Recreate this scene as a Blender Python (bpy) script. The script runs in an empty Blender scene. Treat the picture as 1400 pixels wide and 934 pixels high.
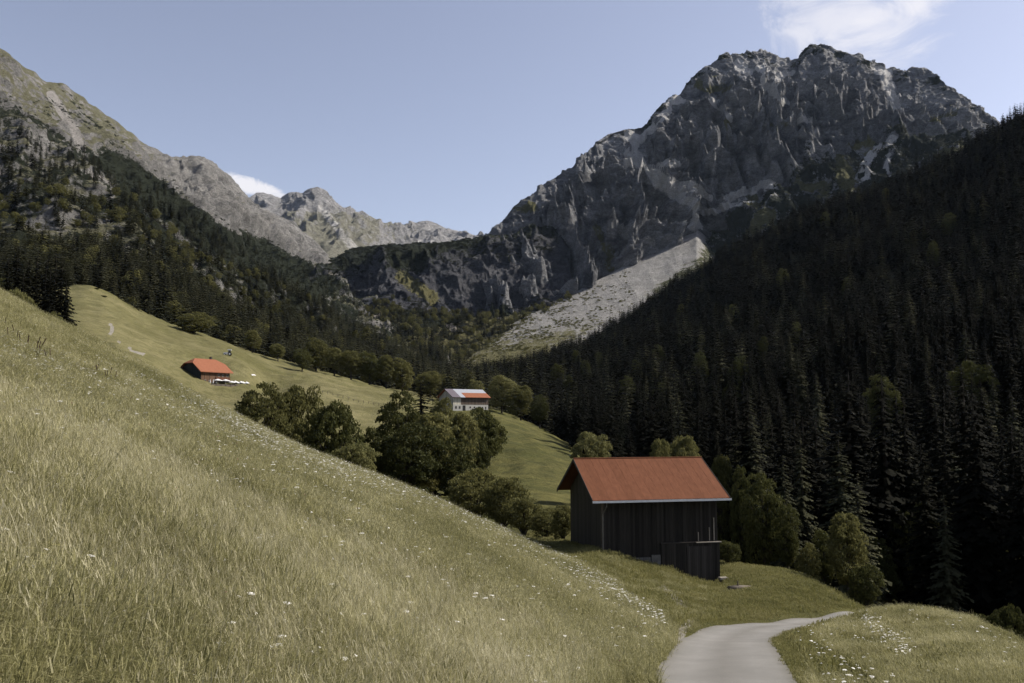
import bpy, math, random
import numpy as np
from math import radians as R, sin, cos, pi
rng = np.random.default_rng(7); random.seed(7)
scn = bpy.context.scene
COL = scn.collection

# ------------------------------------------------------------------ camera geometry (pixels of the 1400x934 photograph)
F = 1150.0; HY = 570.0
TH = math.atan((HY - 467) / F); CT, ST = cos(TH), sin(TH)
def P(px, py, Y):
    px, py, Y = np.asarray(px, float), np.asarray(py, float), np.asarray(Y, float)
    v = -(py - 467) / F
    d = Y / (CT - v * ST)
    return np.stack(np.broadcast_arrays((px - 700) / F * d, Y, d * (ST + v * CT)), -1)
def proj(p):
    p = np.asarray(p, float)
    d = p[..., 1] * CT + p[..., 2] * ST; v = -p[..., 1] * ST + p[..., 2] * CT
    d = np.maximum(d, 1e-3)
    return 700 + F * p[..., 0] / d, 467 - F * v / d

# ------------------------------------------------------------------ noise
_perm = np.random.default_rng(3).permutation(256); _perm = np.concatenate([_perm] * 3)
_gr = np.random.default_rng(4).normal(size=(256, 3)); _gr /= np.linalg.norm(_gr, axis=1)[:, None]
def perlin(p):
    sh = p.shape[:-1]; p = p.reshape(-1, 3)
    i = np.floor(p).astype(np.int64); f = p - i; i &= 255
    w = f * f * f * (f * (f * 6 - 15) + 10)
    out = np.zeros(len(p))
    for dx in (0, 1):
        for dy in (0, 1):
            for dz in (0, 1):
                h = _perm[_perm[_perm[(i[:, 0] + dx) & 255] + ((i[:, 1] + dy) & 255)] + ((i[:, 2] + dz) & 255)]
                g = _gr[h]
                d = g[:, 0] * (f[:, 0] - dx) + g[:, 1] * (f[:, 1] - dy) + g[:, 2] * (f[:, 2] - dz)
                wx = w[:, 0] if dx else 1 - w[:, 0]; wy = w[:, 1] if dy else 1 - w[:, 1]; wz = w[:, 2] if dz else 1 - w[:, 2]
                out += d * wx * wy * wz
    return (out * 1.6).reshape(sh)
def fbm(p, oct=4, gain=.5, lac=2.03):
    a, s = 1., 0.
    for k in range(oct):
        s = s + a * perlin(p + 17.3 * k); a *= gain; p = p * lac
    return s
def ridged(p, oct=5, gain=.5, lac=2.07):
    a, s, pr = 1., 0., 1.
    for k in range(oct):
        n = 1 - np.abs(perlin(p + 31.7 * k)); n = n * n
        s = s + a * n * pr; pr = np.clip(n * 1.3, 0, 1); a *= gain; p = p * lac
    return s
def sst(a, b, x):
    t = np.clip((x - a) / (b - a), 0, 1); return t * t * (3 - 2 * t)

# ------------------------------------------------------------------ object helpers
def tag(o, label=None, cat=None, group=None, kind=None):
    if label: o['label'] = label
    if cat: o['category'] = cat
    if group: o['group'] = group
    if kind: o['kind'] = kind
    return o
def empty(name, loc, rz=0, scale=(1, 1, 1)):
    o = bpy.data.objects.new(name, None); COL.objects.link(o)
    o.location = loc; o.rotation_euler = (0, 0, rz); o.scale = scale; o.empty_display_size = .2
    return o
def link(name, me, parent=None, col=None):
    o = bpy.data.objects.new(name, me); (col or COL).objects.link(o)
    if parent: o.parent = parent
    return o
def grid_mesh(name, pos, mat, attrs=None, smooth=True):
    nt, nx = pos.shape[:2]
    me = bpy.data.meshes.new(name)
    me.vertices.add(nt * nx); me.vertices.foreach_set('co', pos.reshape(-1).astype(np.float32))
    idx = np.arange(nt * nx).reshape(nt, nx)
    q = np.stack([idx[:-1, :-1], idx[:-1, 1:], idx[1:, 1:], idx[1:, :-1]], -1).reshape(-1, 4)
    me.loops.add(q.size); me.loops.foreach_set('vertex_index', q.reshape(-1).astype(np.int32))
    me.polygons.add(len(q)); me.polygons.foreach_set('loop_start', (np.arange(len(q)) * 4).astype(np.int32))
    me.polygons.foreach_set('use_smooth', np.full(len(q), smooth))
    if attrs:
        for k, v in attrs.items():
            a = me.attributes.new(k, 'FLOAT', 'POINT'); a.data.foreach_set('value', np.ascontiguousarray(v.reshape(-1), dtype=np.float32))
    me.update(calc_edges=True); me.materials.append(mat)
    return me
def poly_mesh(name, verts, faces, mats, midx=None, smooth=False):
    me = bpy.data.meshes.new(name); me.from_pydata([tuple(map(float, v)) for v in verts], [], faces)
    for m in (mats if isinstance(mats, (list, tuple)) else [mats]): me.materials.append(m)
    if midx is not None: me.polygons.foreach_set('material_index', np.array(midx, dtype=np.int32))
    if smooth: me.polygons.foreach_set('use_smooth', np.full(len(faces), True))
    me.update(); return me
def quads_mesh(name, V, mats, midx=None, smooth=False):   # V (n,4,3) loose quads, fast
    n = len(V); me = bpy.data.meshes.new(name)
    me.vertices.add(n * 4); me.vertices.foreach_set('co', V.reshape(-1).astype(np.float32))
    me.loops.add(n * 4); me.loops.foreach_set('vertex_index', np.arange(n * 4, dtype=np.int32))
    me.polygons.add(n); me.polygons.foreach_set('loop_start', (np.arange(n) * 4).astype(np.int32))
    for m in (mats if isinstance(mats, (list, tuple)) else [mats]): me.materials.append(m)
    if midx is not None: me.polygons.foreach_set('material_index', np.asarray(midx, dtype=np.int32))
    me.update(calc_edges=True); return me
class MB:
    def __init__(s): s.v = []; s.f = []
    def box(s, x0, x1, y0, y1, z0, z1):
        n = len(s.v); s.v += [(x, y, z) for z in (z0, z1) for y in (y0, y1) for x in (x0, x1)]
        s.f += [tuple(n + i for i in f) for f in ((0, 2, 3, 1), (4, 5, 7, 6), (0, 1, 5, 4), (2, 6, 7, 3), (0, 4, 6, 2), (1, 3, 7, 5))]; return s
    def prism(s, poly, d):   # poly: 3D points of one face, d: extrusion vector
        n = len(s.v); k = len(poly); s.v += [tuple(p) for p in poly] + [tuple(np.add(p, d)) for p in poly]
        s.f += [tuple(n + i for i in reversed(range(k))), tuple(n + k + i for i in range(k))]
        s.f += [(n + i, n + (i + 1) % k, n + k + (i + 1) % k, n + k + i) for i in range(k)]; return s
    def tube(s, pts, rad, n=8, cap=True):
        pts = [np.array(p, float) for p in pts]; rad = rad if hasattr(rad, '__len__') else [rad] * len(pts)
        b = len(s.v)
        for i, p in enumerate(pts):
            d = pts[min(i + 1, len(pts) - 1)] - pts[max(i - 1, 0)]; d /= np.linalg.norm(d) + 1e-9
            a = np.cross(d, (0, 0, 1) if abs(d[2]) < .9 else (1, 0, 0)); a /= np.linalg.norm(a); c = np.cross(d, a)
            s.v += [tuple(p + rad[i] * (a * cos(2 * pi * k / n) + c * sin(2 * pi * k / n))) for k in range(n)]
        for i in range(len(pts) - 1):
            for k in range(n): s.f.append((b + i * n + k, b + i * n + (k + 1) % n, b + (i + 1) * n + (k + 1) % n, b + (i + 1) * n + k))
        if cap:
            s.f.append(tuple(b + k for k in reversed(range(n)))); s.f.append(tuple(b + (len(pts) - 1) * n + k for k in range(n)))
        return s
    def build(s, name, mat, parent=None, smooth=False):
        return link(name, poly_mesh(name, s.v, s.f, mat, smooth=smooth), parent)

# ------------------------------------------------------------------ materials
def newmat(name, rough=.8, spec=.2):
    m = bpy.data.materials.new(name); m.use_nodes = True
    nt = m.node_tree; b = nt.nodes['Principled BSDF']
    b.inputs['Roughness'].default_value = rough; b.inputs['Specular IOR Level'].default_value = spec
    return m, nt, b
def N(nt, t, **kw):
    n = nt.nodes.new(t)
    for k, v in kw.items(): setattr(n, k, v)
    return n
def ramp(nt, src, stops):
    r = N(nt, 'ShaderNodeValToRGB'); nt.links.new(src, r.inputs[0]); e = r.color_ramp.elements
    while len(e) < len(stops): e.new(.5)
    for k, (p, c) in enumerate(stops): e[k].position = p; e[k].color = (*c, 1) if len(c) == 3 else c
    return r.outputs[0]
def noise(nt, scale, detail=4, rough=.6, vec=None, dist=0):
    n = N(nt, 'ShaderNodeTexNoise'); n.inputs['Scale'].default_value = scale; n.inputs['Detail'].default_value = detail
    n.inputs['Roughness'].default_value = rough; n.inputs['Distortion'].default_value = dist
    if vec is not None: nt.links.new(vec, n.inputs['Vector'])
    return n.outputs[0]
def mix(nt, f, a, b):
    m = N(nt, 'ShaderNodeMix', data_type='RGBA')
    for i, s in ((0, f), (6, a), (7, b)):
        if isinstance(s, (int, float)): m.inputs[i].default_value = s
        elif isinstance(s, tuple): m.inputs[i].default_value = (*s, 1)
        else: nt.links.new(s, m.inputs[i])
    return m.outputs[2]
def mth(nt, op, a, b=None, c=None):
    m = N(nt, 'ShaderNodeMath', operation=op)
    for i, s in enumerate((a, b, c)):
        if s is None: continue
        if isinstance(s, (int, float)): m.inputs[i].default_value = s
        else: nt.links.new(s, m.inputs[i])
    return m.outputs[0]
def mask(nt, attr, nz, k, lo=.4, hi=.6):   # attribute broken up by noise
    a = mth(nt, 'ADD', attr, mth(nt, 'MULTIPLY', mth(nt, 'SUBTRACT', nz, .5), k))
    m = N(nt, 'ShaderNodeMapRange', interpolation_type='SMOOTHSTEP'); nt.links.new(a, m.inputs[0])
    m.inputs[1].default_value = lo; m.inputs[2].default_value = hi
    return m.outputs[0]
def bump(nt, b, h, strength=.5, dist=.1):
    n = N(nt, 'ShaderNodeBump'); n.inputs['Strength'].default_value = strength; n.inputs['Distance'].default_value = dist
    nt.links.new(h, n.inputs['Height']); nt.links.new(n.outputs[0], b.inputs['Normal'])
def objco(nt): return N(nt, 'ShaderNodeTexCoord').outputs['Object']
def mapping(nt, vec, sc):
    m = N(nt, 'ShaderNodeMapping'); nt.links.new(vec, m.inputs[0]); m.inputs['Scale'].default_value = sc; return m.outputs[0]

def plain(name, c, rough=.7, var=.25, sc=8, spec=.25, stretch=None, bmp=0):
    m, nt, b = newmat(name, rough, spec); v = objco(nt)
    if stretch: v = mapping(nt, v, stretch)
    nz = noise(nt, sc, 5, .65, v)
    nt.links.new(ramp(nt, nz, [(.3, tuple(x * (1 - var) for x in c)), (.7, tuple(min(1, x * (1 + var)) for x in c))]), b.inputs[0])
    if bmp: bump(nt, b, nz, bmp, .02)
    return m
def foliage(name, dark, light, trans=.25, rough=.6, nsc=.35):
    m, nt, b = newmat(name, rough, .05)
    oi = N(nt, 'ShaderNodeObjectInfo').outputs['Random']; geo = N(nt, 'ShaderNodeNewGeometry')
    ri = geo.outputs['Random Per Island']
    f = mth(nt, 'ADD', mth(nt, 'MULTIPLY', oi, .6), mth(nt, 'MULTIPLY', ri, .45))
    c = ramp(nt, f, [(.05, dark), (.95, light)])
    nt.links.new(c, b.inputs[0])
    t = N(nt, 'ShaderNodeBsdfTranslucent'); nt.links.new(mix(nt, .3, c, light), t.inputs[0])
    ms = N(nt, 'ShaderNodeMixShader'); ms.inputs[0].default_value = trans
    nt.links.new(b.outputs[0], ms.inputs[1]); nt.links.new(t.outputs[0], ms.inputs[2])
    nt.links.new(ms.outputs[0], nt.nodes['Material Output'].inputs[0])
    return m

M = {}
M['spruce'] = foliage('shaded_spruce_needles', (.0020, .0025, .0016), (.0068, .0070, .0034), .06, .9)  # near-black needles: the right slope's shade is put into their colour
M['spruce_far'] = foliage('lit_spruce_needles', (.018, .021, .012), (.056, .055, .030), .12, .9)  # lit copy of the needles, sunlight put into a paler colour
M['leaf'] = foliage('broad_leaves', (.045, .047, .016), (.145, .138, .052), .35)
M['leaf_dark'] = foliage('dark_broad_leaves', (.026, .030, .010), (.080, .082, .028), .3)
M['leaf_light'] = foliage('pale_broad_leaves', (.075, .078, .028), (.20, .19, .08), .35)
M['scrub'] = foliage('mountain_pine_scrub', (.010, .014, .008), (.028, .030, .014), .08)
M['bark'] = plain('bark', (.035, .03, .025), .9, .4, 12, stretch=(1, 1, .2))
def grassmat(name, a, b_, c_, trans=.35):
    m, nt, b = newmat(name, .65, .15)
    ri = N(nt, 'ShaderNodeNewGeometry').outputs['Random Per Island']; oi = N(nt, 'ShaderNodeObjectInfo').outputs['Random']
    tc = N(nt, 'ShaderNodeNewGeometry').outputs['Position']
    big = noise(nt, .22, 3, .6, tc)
    f = mth(nt, 'ADD', mth(nt, 'MULTIPLY', ri, .5), mth(nt, 'ADD', mth(nt, 'MULTIPLY', oi, .2), mth(nt, 'MULTIPLY', mth(nt, 'SUBTRACT', big, .3), .8)))
    c = ramp(nt, f, [(.1, a), (.5, b_), (.95, c_)]); nt.links.new(c, b.inputs[0])
    t = N(nt, 'ShaderNodeBsdfTranslucent'); nt.links.new(c, t.inputs[0])
    ms = N(nt, 'ShaderNodeMixShader'); ms.inputs[0].default_value = trans
    nt.links.new(b.outputs[0], ms.inputs[1]); nt.links.new(t.outputs[0], ms.inputs[2])
    nt.links.new(ms.outputs[0], nt.nodes['Material Output'].inputs[0])
    return m
M['blade'] = grassmat('meadow_grass_blade', (.075, .078, .028), (.255, .240, .105), (.60, .56, .36), .42)
M['straw'] = grassmat('dry_grass_stalk', (.28, .25, .14), (.42, .39, .25), (.64, .60, .45), .4)
M['lawn'] = grassmat('short_grass_blade', (.080, .083, .026), (.165, .158, .055), (.30, .27, .125))
M['petal'] = plain('white_petals', (.75, .74, .70), .6, .08, 40)
M['pink'] = plain('pink_petals', (.35, .10, .14), .6, .2, 40)
M['seed'] = plain('brown_seed_head', (.06, .035, .025), .8, .2, 40)

# ------------------------------------------------------------------ ground sheet: thin plate spline through control points
CP = []   # (px, py, Y)
def plane(x, y):
    r = np.hypot(x, y); k = 160 * (1 - np.exp(-r / 160)) / np.maximum(r, 1e-6)
    return -1.7 + (-.455 * x - .12 * y) * k
for u in (-1.6, -.9, -.6, -.3, 0, .2):
    for y in (1.2, 3, 7, 12):
        x = u * y; z = float(plane(x, y)); CP.append((None, x, y, z))
for u in (.6, 1.2):
    for y in (1.2, 3, 7): CP.append((None, u * y, y, float(plane(u * y, y))))
for x, y in ((-14, 22), (-8, 22), (-2, 22), (-18, 34), (-8, 34), (0, 34), (-50, 30), (-80, 60), (-30, 12)):
    CP.append((None, x, y, float(plane(x, y))))
GP = [ # silhouette of the hay meadow
 (0, 402, 58), (100, 455, 60), (200, 506, 62), (350, 594, 66), (500, 656, 67), (600, 692, 66), (700, 732, 62), (760, 758, 56), (850, 803, 46), (925, 846, 36),
 (0, 470, 100), (100, 520, 100), (200, 560, 100), (350, 632, 100), (500, 682, 95), (600, 714, 90), (680, 738, 82), (-300, 330, 100), (-300, 265, 55),
 (0, 450, 180), (100, 500, 170), (350, 640, 150), (500, 680, 140), (600, 690, 140), (200, 560, 200),
 # mid meadow
 (90, 399, 370), (130, 393, 390), (190, 427, 395), (300, 467, 405), (420, 504, 415), (560, 538, 430), (0, 420, 330), (90, 445, 290), (200, 502, 265),
 (285, 524, 297), (342, 531.5, 309), (318, 530, 303), (296, 527, 298), (350, 529, 330), (310, 545, 280), (345, 513, 330), (400, 532, 320), (480, 549, 300), (560, 562, 290), (400, 560, 240), (500, 585, 230), (560, 610, 220),
 # knoll with the second barn
 (600, 562, 335), (635, 563, 330), (667, 565, 330), (700, 575, 315), (750, 597, 285), (785, 615, 265), (690, 612, 235), (660, 620, 230), (740, 640, 200), (775, 660, 180), (700, 655, 180),
 (720, 672, 150), (700, 695, 125), (740, 700, 120), (770, 712, 100), (800, 730, 85), (830, 640, 270), (900, 670, 230), (860, 700, 160), (930, 730, 120),
 # bank with the wooden barn, road and verge
 (785, 742, 65), (822, 753, 58), (900, 772, 58.5), (978, 797, 59.5), (1000, 772, 66), (930, 765, 68), (1060, 778, 66), (1100, 790, 64), (1140, 810, 58), (1163, 837, 50),
 (1110, 812, 80), (1190, 860, 66), (1040, 800, 80), (1250, 900, 70), (1010, 800, 54), (1060, 815, 50), (930, 800, 52), (880, 790, 54),
 (885, 936, 17), (905, 905, 21), (925, 882, 26), (950, 862, 34), (985, 855.5, 38), (1050, 851, 42), (1120, 844, 47), (1185, 842, 52),
 (1090, 936, 17), (1072, 906, 21), (1057, 885, 26), (1055, 872, 31), (1075, 863, 35), (1110, 856, 39.5), (1185, 848, 47), (1260, 850, 60), (1350, 880, 60),
 (1150, 915, 21), (1160, 880, 28), (1250, 900, 22), (1230, 865, 31), (1240, 839, 41), (1300, 849, 38), (1350, 866, 33), (1400, 891, 28), (1400, 931, 17), (1500, 960, 20), (1500, 945, 27),
 (1300, 905, 48), (1400, 945, 42), (1500, 1010, 40), (1650, 1000, 25), (1400, 880, 70), (1200, 855, 85), (1400, 840, 110), (1200, 815, 120), (1000, 790, 120), (1600, 900, 100),
 (1300, 780, 170), (1000, 720, 220), (1200, 700, 260), (1500, 780, 200), (1800, 1000, 120),
 # valley head
 (850, 640, 330), (760, 590, 420), (640, 540, 520), (700, 545, 560), (560, 535, 560), (640, 520, 800), (760, 540, 800), (480, 520, 600), (1000, 650, 500), (300, 480, 600), (0, 430, 600)]
for px, py, Y in GP:
    p = P(px, py, Y); CP.append((0, p[0], p[1], p[2]))
cp = np.array([(c[1], c[2], c[3]) for c in CP])
def dom(x, y):
    r = np.hypot(x, y) + 1e-6
    return np.stack([np.arctan2(x, np.maximum(y, 1e-3)) * 3.2, np.log(r)], -1), r
def _k(d2): return .5 * d2 * np.log(d2 + 1e-12)
_D, _r = dom(cp[:, 0], cp[:, 1]); n_ = len(cp)
_res = (cp[:, 2] - plane(cp[:, 0], cp[:, 1])) / _r
_A = np.zeros((n_ + 3, n_ + 3)); _A[:n_, :n_] = _k(((_D[:, None] - _D[None]) ** 2).sum(-1)) + np.eye(n_) * 2e-4
_A[:n_, n_] = 1; _A[:n_, n_ + 1:] = _D; _A[n_:, :n_] = _A[:n_, n_:].T
_w = np.linalg.solve(_A, np.concatenate([_res, np.zeros(3)]))
def G(x, y, detail=True):
    x = np.atleast_1d(np.asarray(x, float)); y = np.atleast_1d(np.asarray(y, float)); sh = x.shape
    x = x.ravel(); y = y.ravel(); out = np.empty(len(x))
    for s in range(0, len(x), 60000):
        xs, ys = x[s:s + 60000], y[s:s + 60000]; D, r = dom(xs, ys)
        v = _k(((D[:, None] - _D[None]) ** 2).sum(-1)) @ _w[:n_] + _w[n_] + D @ _w[n_ + 1:]
        ph = np.abs(np.arctan2(xs, ys)); v *= 1 - sst(R(70), R(120), ph)
        v *= sst(1.0, 4.0, r)
        out[s:s + 60000] = plane(xs, ys) + v * r
    if detail:
        r = np.hypot(x, y)
        a = np.clip(r / 60, .15, 3)
        out += np.clip((r - 90) / 60, 0, 1) * .22 * perlin(np.stack([x / 7, y / 7, 0 * x + 9], -1)) + a * .22 * perlin(np.stack([x / 5, y / 5, 0 * x], -1)) * sst(2, 10, r) + np.clip((r - 80) / 200, 0, 1) * 1.1 * perlin(np.stack([x / 28, y / 28, 0 * x + 3], -1))
    return out.reshape(sh)
def gpt(px, Y):
    x = (px - 700) / F * Y / 1.0; 
    for _ in range(3):
        z = float(G(x, Y)[0]); x = (px - 700) / F * (Y * CT + z * ST)
    return np.array([x, Y, z])

# road edges
RL = [(870, 960, 14.2), (885, 936, 17), (905, 905, 21), (925, 882, 26), (950, 862, 34), (985, 855.5, 38), (1050, 851, 42), (1120, 844, 47), (1185, 842, 52), (1230, 843, 57)]
RR = [(1118, 968, 14.2), (1090, 936, 17), (1072, 906, 21), (1057, 885, 26), (1052, 873, 31), (1072, 863, 35), (1110, 856, 39.5), (1185, 848, 47.5), (1240, 848, 53)]
def curve(pts, n):
    q = np.array([P(*p)[:2] for p in pts]); d = np.r_[0, np.cumsum(np.hypot(*np.diff(q, axis=0).T))]; t = np.linspace(0, d[-1], n)
    c = np.stack([np.interp(t, d, q[:, 0]), np.interp(t, d, q[:, 1])], -1)
    for _ in range(int(n * .12)): c[1:-1] = .25 * c[:-2] + .5 * c[1:-1] + .25 * c[2:]
    return c
rl, rr = curve(RL, 140), curve(RR, 140)
# extend the road back past the camera's side
ext = lambda c: np.concatenate([np.array([c[0] + (c[0] - c[6]) / 6 * k for k in range(60, 0, -1)]), c])
rl, rr = ext(rl), ext(rr)
W_ = np.linspace(-.02, 1.02, 24)
road_xy = rl[:, None] * (1 - W_)[None, :, None] + rr[:, None] * W_[None, :, None]
poly_r = np.concatenate([rl, rr[::-1]])
def inpoly(x, y, poly):
    x = np.asarray(x); y = np.asarray(y); c = np.zeros(x.shape, bool); n = len(poly); j = n - 1
    for i in range(n):
        xi, yi = poly[i]; xj, yj = poly[j]
        c ^= ((yi > y) != (yj > y)) & (x < (xj - xi) * (y - yi) / (yj - yi + 1e-12) + xi); j = i
    return c
def distline(x, y, pl):
    best = np.full(np.shape(x), 1e9)
    for (x0, y0), (x1, y1) in zip(pl[:-1], pl[1:]):
        dx, dy = x1 - x0, y1 - y0; t = np.clip(((x - x0) * dx + (y - y0) * dy) / (dx * dx + dy * dy + 1e-9), 0, 1)
        best = np.minimum(best, np.hypot(x - x0 - t * dx, y - y0 - t * dy))
    return best
def noroad(x, y, m=.0):
    ok = ~inpoly(x, y, poly_r)
    if m > 0: ok &= (distline(x, y, rl[::6]) > m) & (distline(x, y, rr[::6]) > m)
    return ok

phi = np.concatenate([np.linspace(-180, -60, 40)[:-1], np.linspace(-60, -36, 60)[:-1], np.linspace(-36, 36, 700), np.linspace(36, 60, 60)[1:], np.linspace(60, 180, 40)[1:]])
rad = np.exp(np.linspace(math.log(.25), math.log(950), 560))
PH, RD = np.meshgrid(np.radians(phi), rad); gx, gy = RD * np.sin(PH), RD * np.cos(PH)
gz = G(gx, gy)
near_road = (gx > -2) & (gx < 30) & (gy > 2) & (gy < 62)
ins = np.zeros(gx.shape, bool); ins[near_road] = inpoly(gx[near_road], gy[near_road], poly_r)
gz -= ins * .12
gpx, gpy = proj(np.stack([gx, gy, gz], -1))
# zones of the ground: 1 = bare gravel; mowed = pale cut meadow; hay = long grass
bare = np.zeros(gx.shape)
for pl, wd, y0, y1 in (([(905, 803), (925, 822), (945, 842), (935, 858), (928, 872)], 9, 25, 56), ([(151, 443), (154, 450), (151, 457)], 3.2, 150, 400), ([(160, 465), (164, 468)], 2.6, 150, 400), ([(176, 475), (180, 480), (197, 484)], 2.4, 150, 400),
                       ([(920, 850), (915, 868)], 8, 25, 45)):
    bare = np.maximum(bare, (1 - sst(wd * .4, wd, distline(gpx, gpy, pl))) * ((gy > y0) & (gy < y1)))
mow = sst(180, 240, gy) * (gpx < 600)
steep = sst(.0, 1., (gy > 60) * (gpx > 600)) * .6
M_g, nt, b = newmat('meadow_ground', .95, .05)
at = lambda nt, k: N(nt, 'ShaderNodeAttribute', attribute_name=k).outputs['Fac']
pos = N(nt, 'ShaderNodeNewGeometry').outputs['Position']
n1 = noise(nt, .05, 6, .62, pos); n2 = noise(nt, .9, 8, .75, pos); n3 = noise(nt, .013, 4, .6, pos, 1.5)
hay = ramp(nt, n2, [(.3, (.045, .048, .018)), (.7, (.12, .115, .045))])
green = mix(nt, ramp(nt, n1, [(.35, (0, 0, 0)), (.65, (1, 1, 1))]), (.068, .068, .024), (.130, .116, .045))
green = mix(nt, mth(nt, 'MULTIPLY', n2, .6), green, (.055, .06, .018))
mw = mix(nt, ramp(nt, n3, [(.35, (0, 0, 0)), (.6, (1, 1, 1))]), (.108, .099, .046), (.178, .160, .084))
mw = mix(nt, mth(nt, 'MULTIPLY', ramp(nt, n1, [(.42, (0, 0, 0)), (.7, (1, 1, 1))]), .6), mw, (.085, .085, .03))
n4 = noise(nt, .16, 7, .7, mapping(nt, pos, (1, 1, 3)), .7); mw = mix(nt, mth(nt, 'MULTIPLY', ramp(nt, n4, [(.45, (0, 0, 0)), (.62, (1, 1, 1))]), .55), mw, (.062, .062, .026))
mw = mix(nt, mth(nt, 'MULTIPLY', n2, .35), mw, (.07, .07, .024)); green = mix(nt, mth(nt, 'MULTIPLY', ramp(nt, n4, [(.42, (0, 0, 0)), (.62, (1, 1, 1))]), .75), green, (.042, .044, .018))
c = mix(nt, at(nt, 'hay'), mix(nt, at(nt, 'mow'), green, mw), hay)
bm = mask(nt, at(nt, 'bare'), noise(nt, .8, 6, .7, pos), 1.2)
c = mix(nt, bm, c, ramp(nt, n2, [(.3, (.13, .12, .095)), (.7, (.26, .245, .215))]))
nt.links.new(c, b.inputs[0]); bump(nt, b, mth(nt, 'ADD', n2, mth(nt, 'MULTIPLY', noise(nt, .3, 6, .7, pos), 2.5)), .8, .5)
hayz = (1 - sst(0, 8, 0 * gx)) * 0.0
hayz = ((gx + (gy - 20) * 0 < 6) & (gy < 75)).astype(float)
o = link('ground', grid_mesh('ground', np.stack([gx, gy, gz], -1), M_g, dict(bare=bare, mow=mow, hay=hayz))); tag(o, kind='structure')

mr, nt, b = newmat('asphalt_road', .9, .2); pos = N(nt, 'ShaderNodeNewGeometry').outputs['Position']
a1 = noise(nt, 60, 4, .7, pos); a2 = noise(nt, .8, 5, .6, pos)
tr_ = at(nt, 'across'); trk = ramp(nt, tr_, [(.0, (.75, .73, .68)), (.10, (.95, .95, .94)), (.25, (1.08, 1.08, 1.08)), (.5, (.88, .87, .85)), (.75, (1.07, 1.07, 1.07)), (.92, (.95, .95, .94)), (1.0, (.72, .70, .64))])
c = mix(nt, ramp(nt, a2, [(.35, (0, 0, 0)), (.65, (1, 1, 1))]), ramp(nt, a1, [(.3, (.13, .126, .118)), (.7, (.23, .222, .208))]), (.150, .146, .136)); c = mix(nt, 1.0, c, trk); c.node.blend_type = 'MULTIPLY'; nt.links.new(c, b.inputs[0]); bump(nt, b, a1, .4, .01)
rz = G(road_xy[..., 0], road_xy[..., 1]) + .03 - .03 * np.abs(W_ - .5)[None] * 2
tag(link('road', grid_mesh('road', np.concatenate([road_xy, rz[..., None]], -1), mr, dict(across=np.repeat(W_[None], len(road_xy), 0)))), kind='structure')

# ------------------------------------------------------------------ mountain masses
def patch(rows, x0, x1, nx, nts, smooth_it=6, smx=2):
    pxs = np.linspace(x0, x1, nx); K = []
    for r in rows:
        a = np.array(r, float); py = np.interp(pxs, a[:, 0], a[:, 1]); lY = np.interp(pxs, a[:, 0], np.log(a[:, 2]))
        for _ in range(smx):
            py[1:-1] = .25 * py[:-2] + .5 * py[1:-1] + .25 * py[2:]
        for _ in range(60): lY[1:-1] = .25 * lY[:-2] + .5 * lY[1:-1] + .25 * lY[2:]
        K.append(P(pxs, py, np.exp(lY)))
    segs = []; T = []
    for i, n in enumerate(nts):
        t = np.linspace(0, 1, n, endpoint=False)[:, None, None]; segs.append(K[i][None] * (1 - t) + K[i + 1][None] * t); T += list(i + t[:, 0, 0])
    segs.append(K[-1][None]); T.append(len(nts)); S = np.concatenate(segs); T = np.array(T)
    top = np.argmin(np.abs(T - (len(rows) - 2)))     # keep the crest row where it is
    for _ in range(smooth_it):
        Q = S.copy(); Q[1:-1] = .25 * S[:-2] + .5 * S[1:-1] + .25 * S[2:]; Q[top] = S[top]; S = Q
    return S, T, pxs
def normals(S):
    du = np.gradient(S, axis=1); dt = np.gradient(S, axis=0); n = np.cross(du, dt); n /= np.linalg.norm(n, axis=-1, keepdims=True) + 1e-9
    n *= np.sign(n[..., 2:3] + 1e-6) if abs(np.mean(np.sign(n[..., 2]))) > .9 else np.where((n * -S).sum(-1, keepdims=True) < 0, -1, 1)
    return n
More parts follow.
